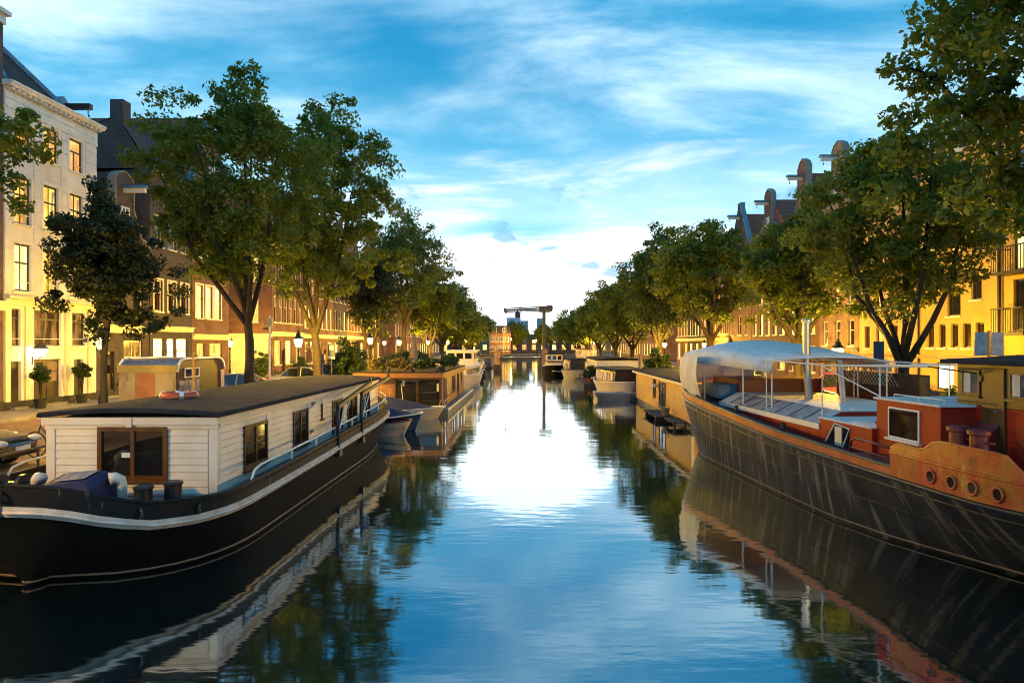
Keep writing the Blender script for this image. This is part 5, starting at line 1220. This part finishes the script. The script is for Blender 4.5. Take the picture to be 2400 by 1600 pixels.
lamps = [(-16.9, 27.0, 'street lamp behind the small dark tree before the white house', 1.05, .30), (-23.4, 53.4, 'lamp in the side street beside the corner brick house', 1.05, .5), (-12.3, 36.4, 'bright street lamp left of the second big tree on the left bank', 1.06, 1.0),
         (-12.3, 52.8, 'street lamp just right of the leafy shrubs on the left bank', 1.12, 1.0), (-12.0, 63.0, 'second of three clustered lamps left of the folded parasol', 1.08, 1.0), (-17.8, 84, 'lamp on the house side under the dark tree', 1.08, .8),
         (-12.0, 81, 'street lamp just right of the folded parasol', 1.1, 1.0), (-11.9, 100, 'street lamp right of the motor yacht wheelhouse', 1.1, 1.0), (-11.9, 128, 'far left lamp beyond the drawbridge', 1.25, 1.2), (-11.8, 150, 'most distant left bank lamp', 1.1, 1.2),
         (13.3, 29.4, 'street lamp behind the grey mast of the barge', .91, 1.0), (13.0, 44.0, 'street lamp left of the barge canopy', .98, 1.0), (13.0, 65.5, 'street lamp above the yellow houseboat roof', 1.0, 1.0), (12.9, 86.5, 'street lamp above the salon boat', 1.0, 1.0),
         (19.0, 74, 'lamp on the house side behind the right bank trees', 1.0, .8), (12.9, 106, 'right bank lamp just past the bridge end', 1.1, 1.0), (12.9, 135, 'far right lamp beyond the drawbridge', 1.1, 1.2), (12.9, 160, 'most distant right bank lamp', 1.1, 1.2),
         (-5.0, 188, 'pair lamp at the canal end nearest the lilac tower', 1.5, 1.5), (2.0, 190, 'lamp at the canal end right of the lilac tower', 1.4, 1.5),
         (-13.0, 7.0, 'near left quay lamp just outside the frame', 1.15, .36), (-13.6, 16.9, 'quay lamp beside the black car just outside the frame', 1.1, .26), (14.6, 5.5, 'near right quay lamp just outside the frame', 1.15, .5)]
for i, (x, y, lb, s, e) in enumerate(lamps):
    o = lp if i == 0 else copy_tree(lp)
    o.location = (x, y, ZQ); o.scale = (1, 1, s)
    for c_ in o.children:
        if c_.type == 'LIGHT': c_.data = c_.data.copy() if i else c_.data; c_.data.energy = LAMP_W * e
    o['label'] = lb; o['group'] = 'street lamps along the quays'
# wall lantern on the white house
wl_ = thing('wall_lantern', 'lit wall lantern on bracket beside the white house door', 'lantern', (FL, 30.2, 3.35))
MB().tube([(.02, 0, -.05), (.28, 0, -.05), (.40, 0, .1)], .022, 6).tube([(.03, 0, -.25), (.03, 0, .1)], .03, 6).build('bracket', black_metal, wl_)
MB().loft([[(.40 + .10 * a, .10 * b, .12) for a, b in ((-1, -1), (1, -1), (1, 1), (-1, 1))], [(.40 + .18 * a, .18 * b, .44) for a, b in ((-1, -1), (1, -1), (1, 1), (-1, 1))]], closed=True).build('glass', lamp_glow, wl_)
MB().loft([[(.40 + .22 * a, .22 * b, .45) for a, b in ((-1, -1), (1, -1), (1, 1), (-1, 1))], [(.40 + .08 * a, .08 * b, .66) for a, b in ((-1, -1), (1, -1), (1, 1), (-1, 1))]], closed=True, caps=True).build('hood', black_metal, wl_)
lt = bpy.data.objects.new('lamp_light', bpy.data.lights.new('wall_light', 'POINT')); col.objects.link(lt); lt.parent = wl_; lt.location = (.42, 0, .28); lt.data.energy = 160; lt.data.color = (1, .62, .18); lt.data.shadow_soft_size = .08

# ------------------------------------------------------------------ trees
def leaf_mesh(name, centers, spread, per, size, mat, seed, flat=.7, droop=.2):
    rng = np.random.default_rng(seed)
    C = np.repeat(np.asarray(centers), per, axis=0); n = len(C)
    S = np.repeat(np.asarray(spread), per, axis=0) if np.ndim(spread) else spread
    d = rng.normal(size=(n, 3)); d /= np.linalg.norm(d, axis=1)[:, None] + 1e-9
    rad = rng.random(n) ** .45
    off = d * rad[:, None] * (S[:, None] if np.ndim(S) else S); off[:, 2] *= flat
    P = C + off
    nrm = rng.normal(size=(n, 3)) * .75 + np.array([0, 0, .55]) + d * .5; nrm /= np.linalg.norm(nrm, axis=1)[:, None]
    t = rng.normal(size=(n, 3)); t[:, 2] -= droop; t -= nrm * (t * nrm).sum(1)[:, None]; t /= np.linalg.norm(t, axis=1)[:, None] + 1e-9
    b = np.cross(nrm, t)
    L_ = size * (.65 + .7 * rng.random(n))[:, None]
    V = np.empty((n, 4, 3)); V[:, 0] = P - t * L_ * .5; V[:, 1] = P + b * L_ * .27 + nrm * L_ * .07; V[:, 2] = P + t * L_ * .5 - nrm * L_ * .06; V[:, 3] = P - b * L_ * .27 + nrm * L_ * .07
    me = bpy.data.meshes.new(name)
    me.vertices.add(n * 4); me.vertices.foreach_set('co', V.reshape(-1).astype(np.float32))
    me.loops.add(n * 4); me.loops.foreach_set('vertex_index', np.arange(n * 4, dtype=np.int32))
    me.polygons.add(n); me.polygons.foreach_set('loop_start', np.arange(0, n * 4, 4, dtype=np.int32)); me.polygons.foreach_set('loop_total', np.full(n, 4, dtype=np.int32))
    me.materials.append(mat); me.update(); me.validate()
    return me
def tree(label, x, y, H, crown_z, rx, seed, leaf=leaf_elm, size=.26, per=60, nc=190, trunk_r=.24, fork=None, name='tree', lean=(0, 0), group='street trees along the quays', rot=0, low=.5, clump=.75, shell=.5, offset=(0, 0)):
    """trunk with forking limbs; leaves in clumps round the twigs. H and crown_z above the street, rx crown radius"""
    rng = random.Random(seed)
    T = thing(name, label, 'tree', (x, y, ZQ - .05), rot, group)
    fz = fork or crown_z * .8
    cz = (H + crown_z) / 2; rz = (H - crown_z) / 2
    cx, cy = lean[0] + offset[0], lean[1] + offset[1]
    tp = []; n = 7
    ph1, ph2 = rng.random() * 6, rng.random() * 6
    for i in range(n):
        f = i / (n - 1); z = fz * f
        tp.append((lean[0] * .35 * f + .10 * math.sin(f * 5 + ph1) * f, lean[1] * .35 * f + .10 * math.sin(f * 4 + ph2) * f, z))
    rs = [trunk_r * (1.45 if i == 0 else 1.12 - .35 * i / n) for i in range(n)]
    MB().tube(tp, rs, 10).build('trunk', bark, T, smooth=True)
    top = Vector(tp[-1]); tips = []
    nl = 6
    for k in range(nl):
        a = 2 * math.pi * (k + rng.random() * .6) / nl; up = rng.uniform(.35, 1.0) if k else 1.3
        rr = rx * rng.uniform(.45, .75) * (1 if k else .15)
        end = Vector((cx + rr * math.cos(a), cy + rr * math.sin(a), crown_z + (H - crown_z) * rng.uniform(.45, .8) if k else H * .93))
        mid = top.lerp(end, .45) + Vector((rr * .18 * math.cos(a), rr * .18 * math.sin(a), -.06 * (end.z - top.z)))
        st = Vector(tp[-1 - (k % 2)])
        if ((end.x - cx) / rx) ** 2 + ((end.y - cy) / rx) ** 2 + ((end.z - cz) / rz) ** 2 > .8: end = Vector((cx, cy, cz)).lerp(end, .85)
        q = [st, st.lerp(mid, .55) + Vector((rng.uniform(-.1, .1), rng.uniform(-.1, .1), .05)), mid, mid.lerp(end, .55) + Vector((rng.uniform(-.2, .2), rng.uniform(-.2, .2), .12)), end]
        lo_ = MB().tube(q, [trunk_r * .66, trunk_r * .5, trunk_r * .38, trunk_r * .22, .02], 7).build('limb', bark, T, smooth=True)
        tw = MB()
        for j in range(7):
            f = rng.uniform(.25, 1); base = q[min(int(f * 4), 3)].lerp(q[min(int(f * 4) + 1, 4)], f * 4 % 1)
            b = rng.random() * 6.28; e = base + Vector((math.cos(b) * rx * rng.uniform(.12, .28), math.sin(b) * rx * rng.uniform(.12, .28), rng.uniform(-.1, .6)))
            
            if ((e.x - cx) / rx) ** 2 + ((e.y - cy) / rx) ** 2 + ((e.z - cz) / rz) ** 2 > 1.05: continue
            tw.tube([base, base.lerp(e, .5) + Vector((0, 0, .1)), e], [trunk_r * .17, trunk_r * .11, .012], 5, cap=False); tips.append(e)
        tw.build('twigs', bark, lo_)['kind'] = 'stuff'
    rg = np.random.default_rng(seed)
    cs = []
    lob = [(rg.random() * 6.28, rg.uniform(-.7, .9), rg.uniform(.16, .40)) for _ in range(11)]
    while len(cs) < nc:
        d = rg.normal(size=3); d /= np.linalg.norm(d)
        if d[2] < -.2 and rg.random() < low: continue
        r_ = shell + (1 - shell) * rg.random() ** .7
        k_ = 1.0
        for (la, lz, am) in lob:
            k_ += am * max(0, math.cos(math.atan2(d[1], d[0]) - la)) ** 6 * max(0, 1 - abs(d[2] - lz) * 1.6) - am * .10
        wz = 1.0 - .22 * max(0, d[2]) ** 2 if d[2] > 0 else 1
        cs.append((cx + d[0] * rx * r_ * k_ * wz, cy + d[1] * rx * r_ * k_ * wz, cz + d[2] * rz * r_ * k_))
    cs += [tuple(t) for t in tips]
    sp = rg.uniform(.5, 1.15, len(cs)) * clump
    link('crown', leaf_mesh('crown', cs, sp, per, size, leaf, seed), T)
    return T
# left bank
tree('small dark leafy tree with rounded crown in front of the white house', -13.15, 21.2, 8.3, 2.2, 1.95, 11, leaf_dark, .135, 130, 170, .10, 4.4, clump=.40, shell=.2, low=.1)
tree('large elm with spreading crown and bent trunk behind the white houseboat', -12.5, 30.4, 16.4, 3.6, 4.3, 23, leaf_elm, .20, 105, 300, .21, 4.5, low=.0, clump=.66, offset=(-.5, 0))
tree('tall elm with lamplit trunk beyond the houseboat roof', -12.5, 40.2, 18.4, 3.9, 4.6, 31, leaf_elm, .24, 100, 300, .24, 4.0, low=.0, clump=.74, offset=(.4, 0))
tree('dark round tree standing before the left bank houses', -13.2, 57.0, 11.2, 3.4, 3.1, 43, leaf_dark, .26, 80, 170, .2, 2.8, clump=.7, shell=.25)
tree('tall pale elm rising behind the dark round tree', -12.6, 69.0, 16.6, 4.4, 5.2, 47, leaf_far, .30, 80, 200, .28, 5.5, clump=.95, shell=.35)
tree('elm on the left bank right of the parasol', -12.4, 84.5, 13.0, 3.6, 4.9, 53, leaf_elm, .34, 70, 190, .25, clump=.95, shell=.3)
tree('last left bank elm before the drawbridge', -12.4, 98, 12.0, 3.5, 4.8, 59, leaf_far, .36, 70, 180, .25, clump=1.0, shell=.3)
# right bank
tree('huge overhanging tree filling the upper right corner', 13.6, 15.0, 15.5, 3.7, 5.9, 61, leaf_elm, .20, 150, 350, .34, 4.6, low=.15, clump=.62, shell=.4, offset=(-.6, -.3))
tree('forked lime tree lit by lamps before the ochre house', 13.5, 24.4, 11.8, 3.3, 3.9, 67, leaf_bright, .19, 120, 230, .21, 2.4, low=.15, clump=.60, offset=(-.1, .3))
tree('dark centred tree behind the barge canopy', 13.4, 34.0, 10.4, 3.0, 3.1, 71, leaf_elm, .24, 95, 170, .2, 3.4, clump=.68, shell=.3)
tree('elm above the barge canopy left end', 13.3, 50.0, 13.0, 3.7, 4.5, 73, leaf_bright, .28, 85, 190, .24, 3.6, clump=.8, shell=.35)
tree('rounded elm above the yellow houseboat', 13.2, 68.5, 15.6, 3.4, 5.4, 79, leaf_far, .32, 85, 200, .26, clump=1.0, shell=.3)
tree('elm on the right bank above the cabin boat', 13.0, 86, 12.4, 3.2, 5.0, 83, leaf_elm, .34, 75, 190, .26, clump=1.0, shell=.3)
tree('last right bank elm before the drawbridge', 12.6, 99, 12.4, 3.0, 5.2, 89, leaf_far, .36, 75, 190, .26, clump=1.05, shell=.3)
k = 0
for (x, y, h, r, lb) in ((-12.4, 116, 11.5, 4.8, 'first elm beyond the drawbridge on the left bank'), (-12.2, 136, 11, 5, 'second elm beyond the drawbridge on the left bank'), (-12, 158, 10.6, 5, 'farthest elm on the left bank'),
                         (12.4, 118, 11.8, 5.2, 'first elm beyond the drawbridge on the right bank'), (12, 138, 11.5, 5.2, 'second elm beyond the drawbridge on the right bank'), (11, 160, 11, 5.4, 'farthest elm on the right bank'),
                         (-3.6, 205, 10, 3.6, 'round tree before the lilac tower'), (4.6, 208, 9.4, 4.0, 'tree beside the slim tower at the canal end'), (11, 200, 11, 5, 'tree closing the view at the right canal end'), (-17, 204, 10, 4.4, 'tree left of the far brick house')):
    tree(lb, x, y, h, 2.4, r, 100 + k, (leaf_far, leaf_elm)[k % 2], .5, 50, 150, .26, clump=1.2, shell=.25, group='far trees beyond the drawbridge'); k += 1
# branch of a tree outside the frame reaching in at the left edge
lt_ = tree('tree at the left edge whose leafy branch hangs before the white house', -13.6, 14.0, 8.8, 5.4, 3.3, 131, leaf_elm, .17, 80, 120, .22, 4.2, clump=.42, low=.1)

# ------------------------------------------------------------------ shrubs and pot plants
def bush(name, label, cat, loc, r, seed, leaf, size, per, nc, group=None, pot=None, clump=.25, stem=0):
    T = thing(name, label, cat, loc, 0, group); rng = np.random.default_rng(seed); cs = []
    base = (pot[1] if pot else 0) + stem
    for _ in range(nc):
        d = rng.normal(size=3); d /= np.linalg.norm(d); q = rng.random() ** .5
        cs.append((d[0] * r[0] * q, d[1] * r[1] * q, base + r[2] + d[2] * r[2] * q))
    link('foliage', leaf_mesh('foliage', cs, clump, per, size, leaf, seed), T)
    m = MB()
    for k in range(4): m.tube([(0, 0, pot[1] * .8 if pot else 0), (r[0] * .3 * math.cos(k * 1.7), r[1] * .3 * math.sin(k * 1.7), base + r[2] * 1.2)], [.03, .012], 5)
    if stem: m.tube([(0, 0, 0), (0, 0, base + .1)], .035, 6)
    m.build('stem', bark, T)
    if pot: MB().lathe([(pot[0] * .7, 0), (pot[0], pot[1]), (pot[0] * 1.08, pot[1]), (pot[0] * 1.08, pot[1] * .9), (pot[0] * .9, pot[1] * .86)], (0, 0, 0), 14).build('pot', pot[2], T)
    return T
bush('topiary', 'clipped ball topiary left of the white house double door', 'plant', (-21.35, 29.85, ZQ + .1), (.36, .36, .36), 1, leaf_grass, .09, 60, 60, pot=(.28, .4, plinth), clump=.12, stem=.75)
bush('topiary', 'clipped ball topiary right of the white house double door', 'plant', (-21.35, 32.6, ZQ + .1), (.36, .36, .36), 2, leaf_grass, .09, 60, 60, pot=(.28, .4, plinth), clump=.12, stem=.75)
bush('shrub', 'low shrub against the corner house side wall', 'shrub', (-22.6, 57.6, ZQ), (1.0, .7, 1.1), 3, leaf_shrub, .16, 70, 60)
bush('shrub', 'climbing shrub beside the lit doorway behind the bright lamp', 'shrub', (-21.2, 63.5, ZQ), (.5, .5, .9), 4, leaf_shrub, .16, 60, 40)
bush('shrub', 'tall loose shrub on the quay left of the cedar houseboat', 'shrub', (-11.8, 44.5, ZQ), (1.3, 1.6, 1.75), 5, leaf_shrub, .20, 55, 90, clump=.35)
bush('shrub', 'dense green hedge on the quay behind the cedar houseboat', 'shrub', (-11.6, 51, ZQ), (.9, 3.0, .8), 6, leaf_grass, .20, 60, 110, clump=.35)
for k in range(4):
    bush('planter_shrub', ['bronze leaved plants in the left roof planter', 'pale flowering plants in the middle roof planter', 'leafy plants in the right roof planter', 'long green planting along the canal edge of the roof'][k], 'plant', (-8.7 + k * 1.35, 39.5, 2.55) if k < 3 else (-5.17, 44.6, 2.55), (.75, .35, .34) if k < 3 else (.4, 4.0, .36), 20 + k, (flower, flower, leaf_shrub, leaf_grass)[k], .13, 50, 46 if k < 3 else 110, 'roof garden plants on the cedar houseboat', clump=.2)
bush('planter_shrub', 'thick green planting at the back of the cedar houseboat roof', 'plant', (-8.3, 47.0, 2.4), (1.6, 2.4, .55), 27, leaf_grass, .16, 60, 90, 'roof garden plants on the cedar houseboat', clump=.3)
bush('pot_plant', 'tall palm like pot plant on the white houseboat deck', 'plant', (5.75, 64.0, .32), (.45, .45, .6), 8, leaf_shrub, .26, 50, 26, pot=(.3, .45, terracotta), clump=.25)
bush('pot_plant', 'small pot plant by the white houseboat door', 'plant', (5.6, 67.0, .32), (.35, .35, .4), 9, leaf_shrub, .2, 50, 20, pot=(.24, .35, terracotta), clump=.2)
bush('pot_plant', 'large bushy pot plants between salon boat and yellow houseboat', 'plant', (9.2, 48.4, .9), (.9, .6, 1.15), 10, leaf_shrub, .2, 70, 60, pot=(.4, .5, terracotta), clump=.3)
bush('pot_plant', 'dark bush at the end of the yellow houseboat', 'plant', (8.1, 48.3, .3), (.55, .4, .8), 12, leaf_dark, .18, 60, 40, pot=(.3, .4, terracotta), clump=.25)
bush('shrub', 'clipped box hedge before the yellow house left of its shop window', 'shrub', (20.3, 36.2, ZQ + .1), (.5, .7, .38), 13, leaf_grass, .12, 60, 40, clump=.2)
bush('shrub', 'clipped box hedge before the yellow house right of its shop window', 'shrub', (20.3, 32.2, ZQ + .1), (.5, .9, .38), 14, leaf_grass, .12, 60, 40, clump=.2)
pm_ = thing('mooring_platform', 'small mooring platform carrying pots between the right houseboats', 'platform', (7.3, 47.95, 0))
MB().b2((0, 0, -.3), (2.6, 1.0, .24)).build('float', old_planks, pm_)
for k in range(6): cube('plank', old_planks, pm_, (.01 + k * .43, -.02, .245), (.42 + k * .43, 1.02, .30))
cube('pot_stand', old_planks, pm_, (1.4, .1, .301), (2.5, .9, .898))

# ------------------------------------------------------------------ cars
def car(label, paint, loc, rz, Lg=4.5, Wc=1.8, Hc=1.45, wagon=False):
    T = thing('parked_car', label, 'car', loc, rz, 'parked cars on the quays')
    h = Lg / 2
    # body cross sections along the length (front at +y)
    st = [(-h, .62, .38, .86), (-h + .12, .80, .28, .95), (-h + .6, .88, .22, 1.00), (-.4, .90, .20, .96), (.6, .90, .20, .94), (1.2, .89, .22, .90), (h - .5, .86, .24, .80), (h - .12, .76, .30, .70), (h, .58, .38, .58)]
    k = Wc / 1.8
    rings = [[(-w * k * .86, y, lo), (-w * k, y, lo + .14), (-w * k, y, hi - .20), (-w * k * .92, y, hi - .05), (-w * k * .7, y, hi), (w * k * .7, y, hi), (w * k * .92, y, hi - .05), (w * k, y, hi - .20), (w * k, y, lo + .14), (w * k * .86, y, lo)] for (y, w, lo, hi) in st]
    b = MB().loft(rings, closed=True, caps=True).build('body', paint, T, smooth=True, fix=True); e = b.modifiers.new('sub', 'SUBSURF'); e.levels = 1; e.render_levels = 2
    rear = -h + (.25 if wagon else .75)
    gh = [(rear, .92, .72), (rear + .55, Hc - .06, .62), (-.2, Hc, .63), (.25, Hc - .04, .62), (1.15, .90, .70)]
    g_ = MB().loft([[(-w * k * 1.10, y - (0 if i not in (1, 2, 3) else 0), .88) if False else (-.80 * k, y, .86), (-w * k, y, z), (w * k, y, z), (.80 * k, y, .86)] for i, (y, z, w) in enumerate(gh)], closed=True, caps=True).build('windows', car_glass, T)
    MB().loft([[(-.60 * k, y, z + .012), (-.3 * k, y, z + .035), (.3 * k, y, z + .035), (.60 * k, y, z + .012), (.6 * k, y, z - .03), (-.6 * k, y, z - .03)] for (y, z) in ((rear + .5, Hc - .06), (-.2, Hc), (.28, Hc - .04))], closed=True, caps=True).build('roof', paint, T, smooth=True)
    for s in (-1, 1):
        for (a, c) in (((.80, 1.12, .90), (.62, .26, Hc - .03)), ((.80, rear + .02, .92), (.62, rear + .52, Hc - .05)), ((.81, -.25, .93), (.635, -.2, Hc - .01))):
            MB().tube([(s * a[0] * k, a[1], a[2]), (s * c[0] * k, c[1], c[2])], .035, 5).build('pillar', paint, T)
    for s in (-1, 1):
        for y in (h - .85, -h + .85):
            w = MB().lathe([(.20, -.10), (.31, -.10), (.325, -.06), (.325, .06), (.31, .10), (.20, .10)], (s * (.80 * k), y, .325), 20, 'X').build('wheel', rubber, T)
            MB().lathe([(.05, .02), (.19, .0), (.205, .03), (.205, -.03)], (s * (.80 * k + .085), y, .325), 14, 'X').build('rim', car_silver, w)
        MB().ball((s * .62 * k, h - .13, .64), (.20, .16, .085), 10, 6).build('headlight', lamp_glass_clear, T, smooth=True)
        MB().ball((s * .64 * k, -h + .10, .80), (.16, .10, .08), 10, 6).build('tail_light', tail_red, T, smooth=True)
        MB().ball((s * .97 * k, .75, .98), (.10, .06, .07), 8, 6).build('mirror', paint, T, smooth=True)
    cube('number_plate', sign_white, T, (-.26, h - .01, .42), (.26, h + .015, .53)); cube('number_plate', MATS['lit_dim_plate'] if 'lit_dim_plate' in MATS else poster, T, (-.26, -h - .015, .60), (.26, -h + .01, .71))
    cube('bumper', paint, T, (-.66 * k, h - .06, .30), (.66 * k, h + .008, .40)); cube('bumper', paint, T, (-.66 * k, -h - .008, .38), (.66 * k, -h + .06, .50))
    return T
car('black car nose at the left edge of the photo', car_black, (-14.05, 15.7, ZQ), R(-84))
car('red brown car parked behind the barge stove pipe', car_red, (14.9, 33.0, ZQ), R(160), wagon=True, Hc=1.5)
car('dark blue car parked behind the barge mast', car_blue, (14.9, 27.2, ZQ), R(172), Lg=4.6)
car('silver car roof beside the lamplit elm', car_silver, (-13.9, 42.6, ZQ), R(-80))
car('dark car beyond the blue parking sign', car_black, (-13.9, 47.6, ZQ), R(-85))
car('pale car behind the bent elm trunk', car_silver, (-13.9, 33.4, ZQ), R(-80), wagon=True)
car('car on the right quay behind the yellow houseboat', car_silver, (15.0, 46.5, ZQ), R(170))
car('dark car on the right quay behind the salon boat', car_black, (15.0, 58, ZQ), R(178))
car('silver car on the left quay behind the roof terrace', car_silver, (-13.6, 60, ZQ), R(-88))

# ------------------------------------------------------------------ bicycles
def bike():
    T = thing('bicycle', '', 'bicycle', group='parked bicycles')
    for y in (-.53, .53):
        w = MB().torus((0, y, .34), .325, .018, 'X', 24, 5).build('wheel', rubber, T)
        s_ = MB()
        for k in range(8): a = k * math.pi / 4; s_.tube([(0, y, .34), (0, y + .32 * math.cos(a), .34 + .32 * math.sin(a))], .003, 3, cap=False)
        s_.build('spokes', steel, w)
    MB().tube([(0, -.53, .34), (0, -.08, .30), (0, -.22, .86)], .016, 6).tube([(0, -.08, .30), (0, .38, .80)], .018, 6).tube([(0, -.20, .80), (0, .36, .86)], .016, 6).tube([(0, -.53, .34), (0, -.20, .78)], .012, 5).tube([(0, .53, .34), (0, .36, .92), (0, .33, 1.02)], .016, 6).build('frame', black_metal, T)
    MB().tube([(-.28, .14, 1.0), (-.22, .26, 1.04), (0, .33, 1.03), (.22, .26, 1.04), (.28, .14, 1.0)], .012, 6).build('handlebar', steel, T)
    MB().loft([[(-.09, -.36, .88), (.09, -.36, .88), (.07, -.36, .94), (-.07, -.36, .94)], [(-.02, -.08, .89), (.02, -.08, .89), (.02, -.08, .93), (-.02, -.08, .93)]], closed=True, caps=True).build('saddle', rubber, T)
    return T
bk0 = bike()
bikes = [(-12.05, 17.3, ZQ, 80, 'bicycle whose front wheel shows left of the white cabin'), (-9.6, 103.6, 2.05, 90, 'bicycle leaning on the left bridge railing nearest the bank'), (-8.0, 103.6, 2.05, 88, 'bicycle leaning on the left bridge railing in the middle'), (-6.4, 103.6, 2.05, 92, 'bicycle leaning on the left bridge railing nearest the pier'), (5.0, 103.6, 2.05, 90, 'bicycle on the right bridge approach nearest the mast'), (7.2, 103.6, 2.05, 88, 'bicycle on the right bridge approach farther from the mast'),
         (13.2, 35.8, ZQ, 20, 'bicycle beside the dark tree behind the barge canopy'), (13.0, 40.6, ZQ, 60, 'bicycle above the yellow houseboat roof near end'), (-21.3, 57.2, ZQ + .1, 5, 'bicycle leaning by the side street wall'), (-21.4, 36.2, ZQ + .1, 90, 'bicycle before the low neck gable house')]
for i, (x, y, z, rz, lb) in enumerate(bikes):
    o = bk0 if i == 0 else copy_tree(bk0)
    o.location = (x, y, z); o.rotation_euler = (0, 0, R(rz)); o['label'] = lb

# ------------------------------------------------------------------ wagon, signs, poles
wg = thing('site_wagon', 'brown site wagon with rounded roof and yellow boarded end', 'wagon', (-15.2, 25.3, ZQ))
pf_ = [(0, .35), (3.9, .35), (3.9, 1.85), (3.82, 2.1), (3.6, 2.27), (3.3, 2.33), (.6, 2.33), (.3, 2.27), (.08, 2.1), (0, 1.85)]
MB().prism(pf_, 'X', 0, 2.15).build('body', wagon_brown, wg)
rim = [(y, z) for (y, z) in pf_[2:]]
MB().tube([(2.16, y, z + .02) for (y, z) in rim], .05, 6).tube([(-.01, y, z + .02) for (y, z) in rim], .05, 6).build('roof_trim', trim_white, wg)
MB().loft([[(x, y, z + .015) for (y, z) in rim] for x in (-.05, 2.2)]).build('roof', steel, wg)
wf = cube('end_board', wagon_yellow, wg, (.02, -.04, .38), (2.12, -.002, 1.84)); cube('end_fascia', M('wagon_fascia', (.62, .42, .08), None, 2, .6), wg, (-.03, -.06, 1.85), (2.18, -.002, 2.12))
cube('poster', poster, wg, (.62, -.052, .75), (1.35, -.042, 1.82)); cube('poster', poster, wg, (.3, -.053, .42), (1.4, -.043, .70))
w_ = MB().b2((2.152, .5, 1.62), (2.20, 1.65, 1.66)).b2((2.152, .5, 1.95), (2.20, 1.65, 1.99)).b2((2.152, .5, 1.66), (2.20, .54, 1.95)).b2((2.152, 1.61, 1.66), (2.20, 1.65, 1.95)).b2((2.152, 1.05, 1.66), (2.20, 1.09, 1.95)).build('window', sign_white, wg)
cube('pane', pane_dark, w_, (2.153, .54, 1.66), (2.165, 1.05, 1.95)); cube('pane', lit_dim, w_, (2.153, 1.09, 1.66), (2.165, 1.61, 1.95))
cube('panel', poster_grey, wg, (2.152, .12, .45), (2.17, 1.75, 1.52)); cube('panel_edge', M('panel_pink', (.5, .36, .38), None, 4, .6), wg, (2.152, 3.55, .4), (2.175, 3.88, 1.8))
for y in (.8, 3.1): MB().lathe([(.1, -.08), (.3, -.08), (.3, .08), (.1, .08)], (1.0, y, .30), 14, 'X').build('wheel', rubber, wg)
def pole_sign(name, label, loc, h, pole_mat, parts, rz=0, r=.03):
    T = thing(name, label, 'sign' if 'sign' in name else 'pole', loc, rz)
    MB().tube([(0, 0, 0), (0, 0, h)], r, 8).build('pole', pole_mat, T)
    for (nm, a, b, mt) in parts: cube(nm, mt, T, a, b)
    return T
pole_sign('parking_sign', 'blue parking sign on a pole right of the lamplit elm', (-12.2, 42.2, ZQ), 2.9, steel, [('panel', (-.22, -.05, 2.15), (.22, -.03, 2.9), sign_blue), ('symbol', (-.12, -.056, 2.55), (.12, -.051, 2.78), sign_white), ('subpanel', (-.22, -.05, 1.98), (.22, -.03, 2.13), sign_white)])
pole_sign('sign_board', 'plain grey sign box on pole left of the parking sign', (-12.4, 41.0, ZQ), 2.3, steel, [('panel', (-.18, -.06, 1.7), (.18, -.03, 2.3), steel)])
pole_sign('camera_pole', 'white pole with small boxes just right of the bent elm', (-12.0, 31.6, ZQ), 4.2, tube_white, [('box', (-.16, -.1, 3.7), (.12, .1, 4.1), steel), ('bracket', (-.3, -.04, 3.55), (.02, .04, 3.65), black_metal)], r=.055)
pole_sign('mooring_pole', 'thin yellow wooden pole before the brown wagon', (-11.4, 23.2, ZQ), 2.6, yellow_wood, [('cleat', (-.12, -.03, 2.45), (.12, .03, 2.55), black_metal)], r=.035)
pole_sign('sign_board', 'back of a two panel sign above the barge wheelhouse roof', (13.6, 20.2, ZQ), 3.3, yellow_wood, [('panel', (-.42, -.03, 2.55), (-.06, .03, 3.25), steel), ('panel', (.06, -.03, 2.55), (.42, .03, 3.25), steel)], r=.04)
pole_sign('sign_board', 'dark parking machine sign before the ochre house', (13.4, 26.2, ZQ), 3.0, steel, [('panel', (-.2, -.06, 1.9), (.2, .0, 3.0), sign_blue), ('label_plate', (-.06, -.07, 1.2), (.08, -.03, 1.6), cream_paint)])
pole_sign('chimney_pot', 'dark violet stove pipe at the far end of the yellow houseboat roof', (7.75, 47.6, 2.24), 1.0, grey_cloth, [('cap', (-.16, -.16, 1.0), (.16, .16, 1.06), grey_cloth)], r=.13)
bpy.data.objects['chimney_pot']['category'] = 'stove pipe'
ws = thing('wall_signs', 'two small dark street name plates on the corner house side', 'sign', (-22.0, 58.4, 0))
bpy.data.objects['wall_signs'].name = 'name_plate'
cube('plate', sign_blue, ws, (-1.9, -.03, 3.2), (-1.3, 0, 3.45))
bf = MB().tube([(-11.15, 13.5, ZQ + .55), (-11.15, 21.5, ZQ + .55)], .03, 6)
for y in (13.5, 15.5, 17.5, 19.5, 21.5): bf.tube([(-11.15, y, ZQ), (-11.15, y, ZQ + .55)], .028, 6)
tag(bf.build('quay_rail', black_metal), 'low black tube rail along the left quay beside the black car', 'railing')
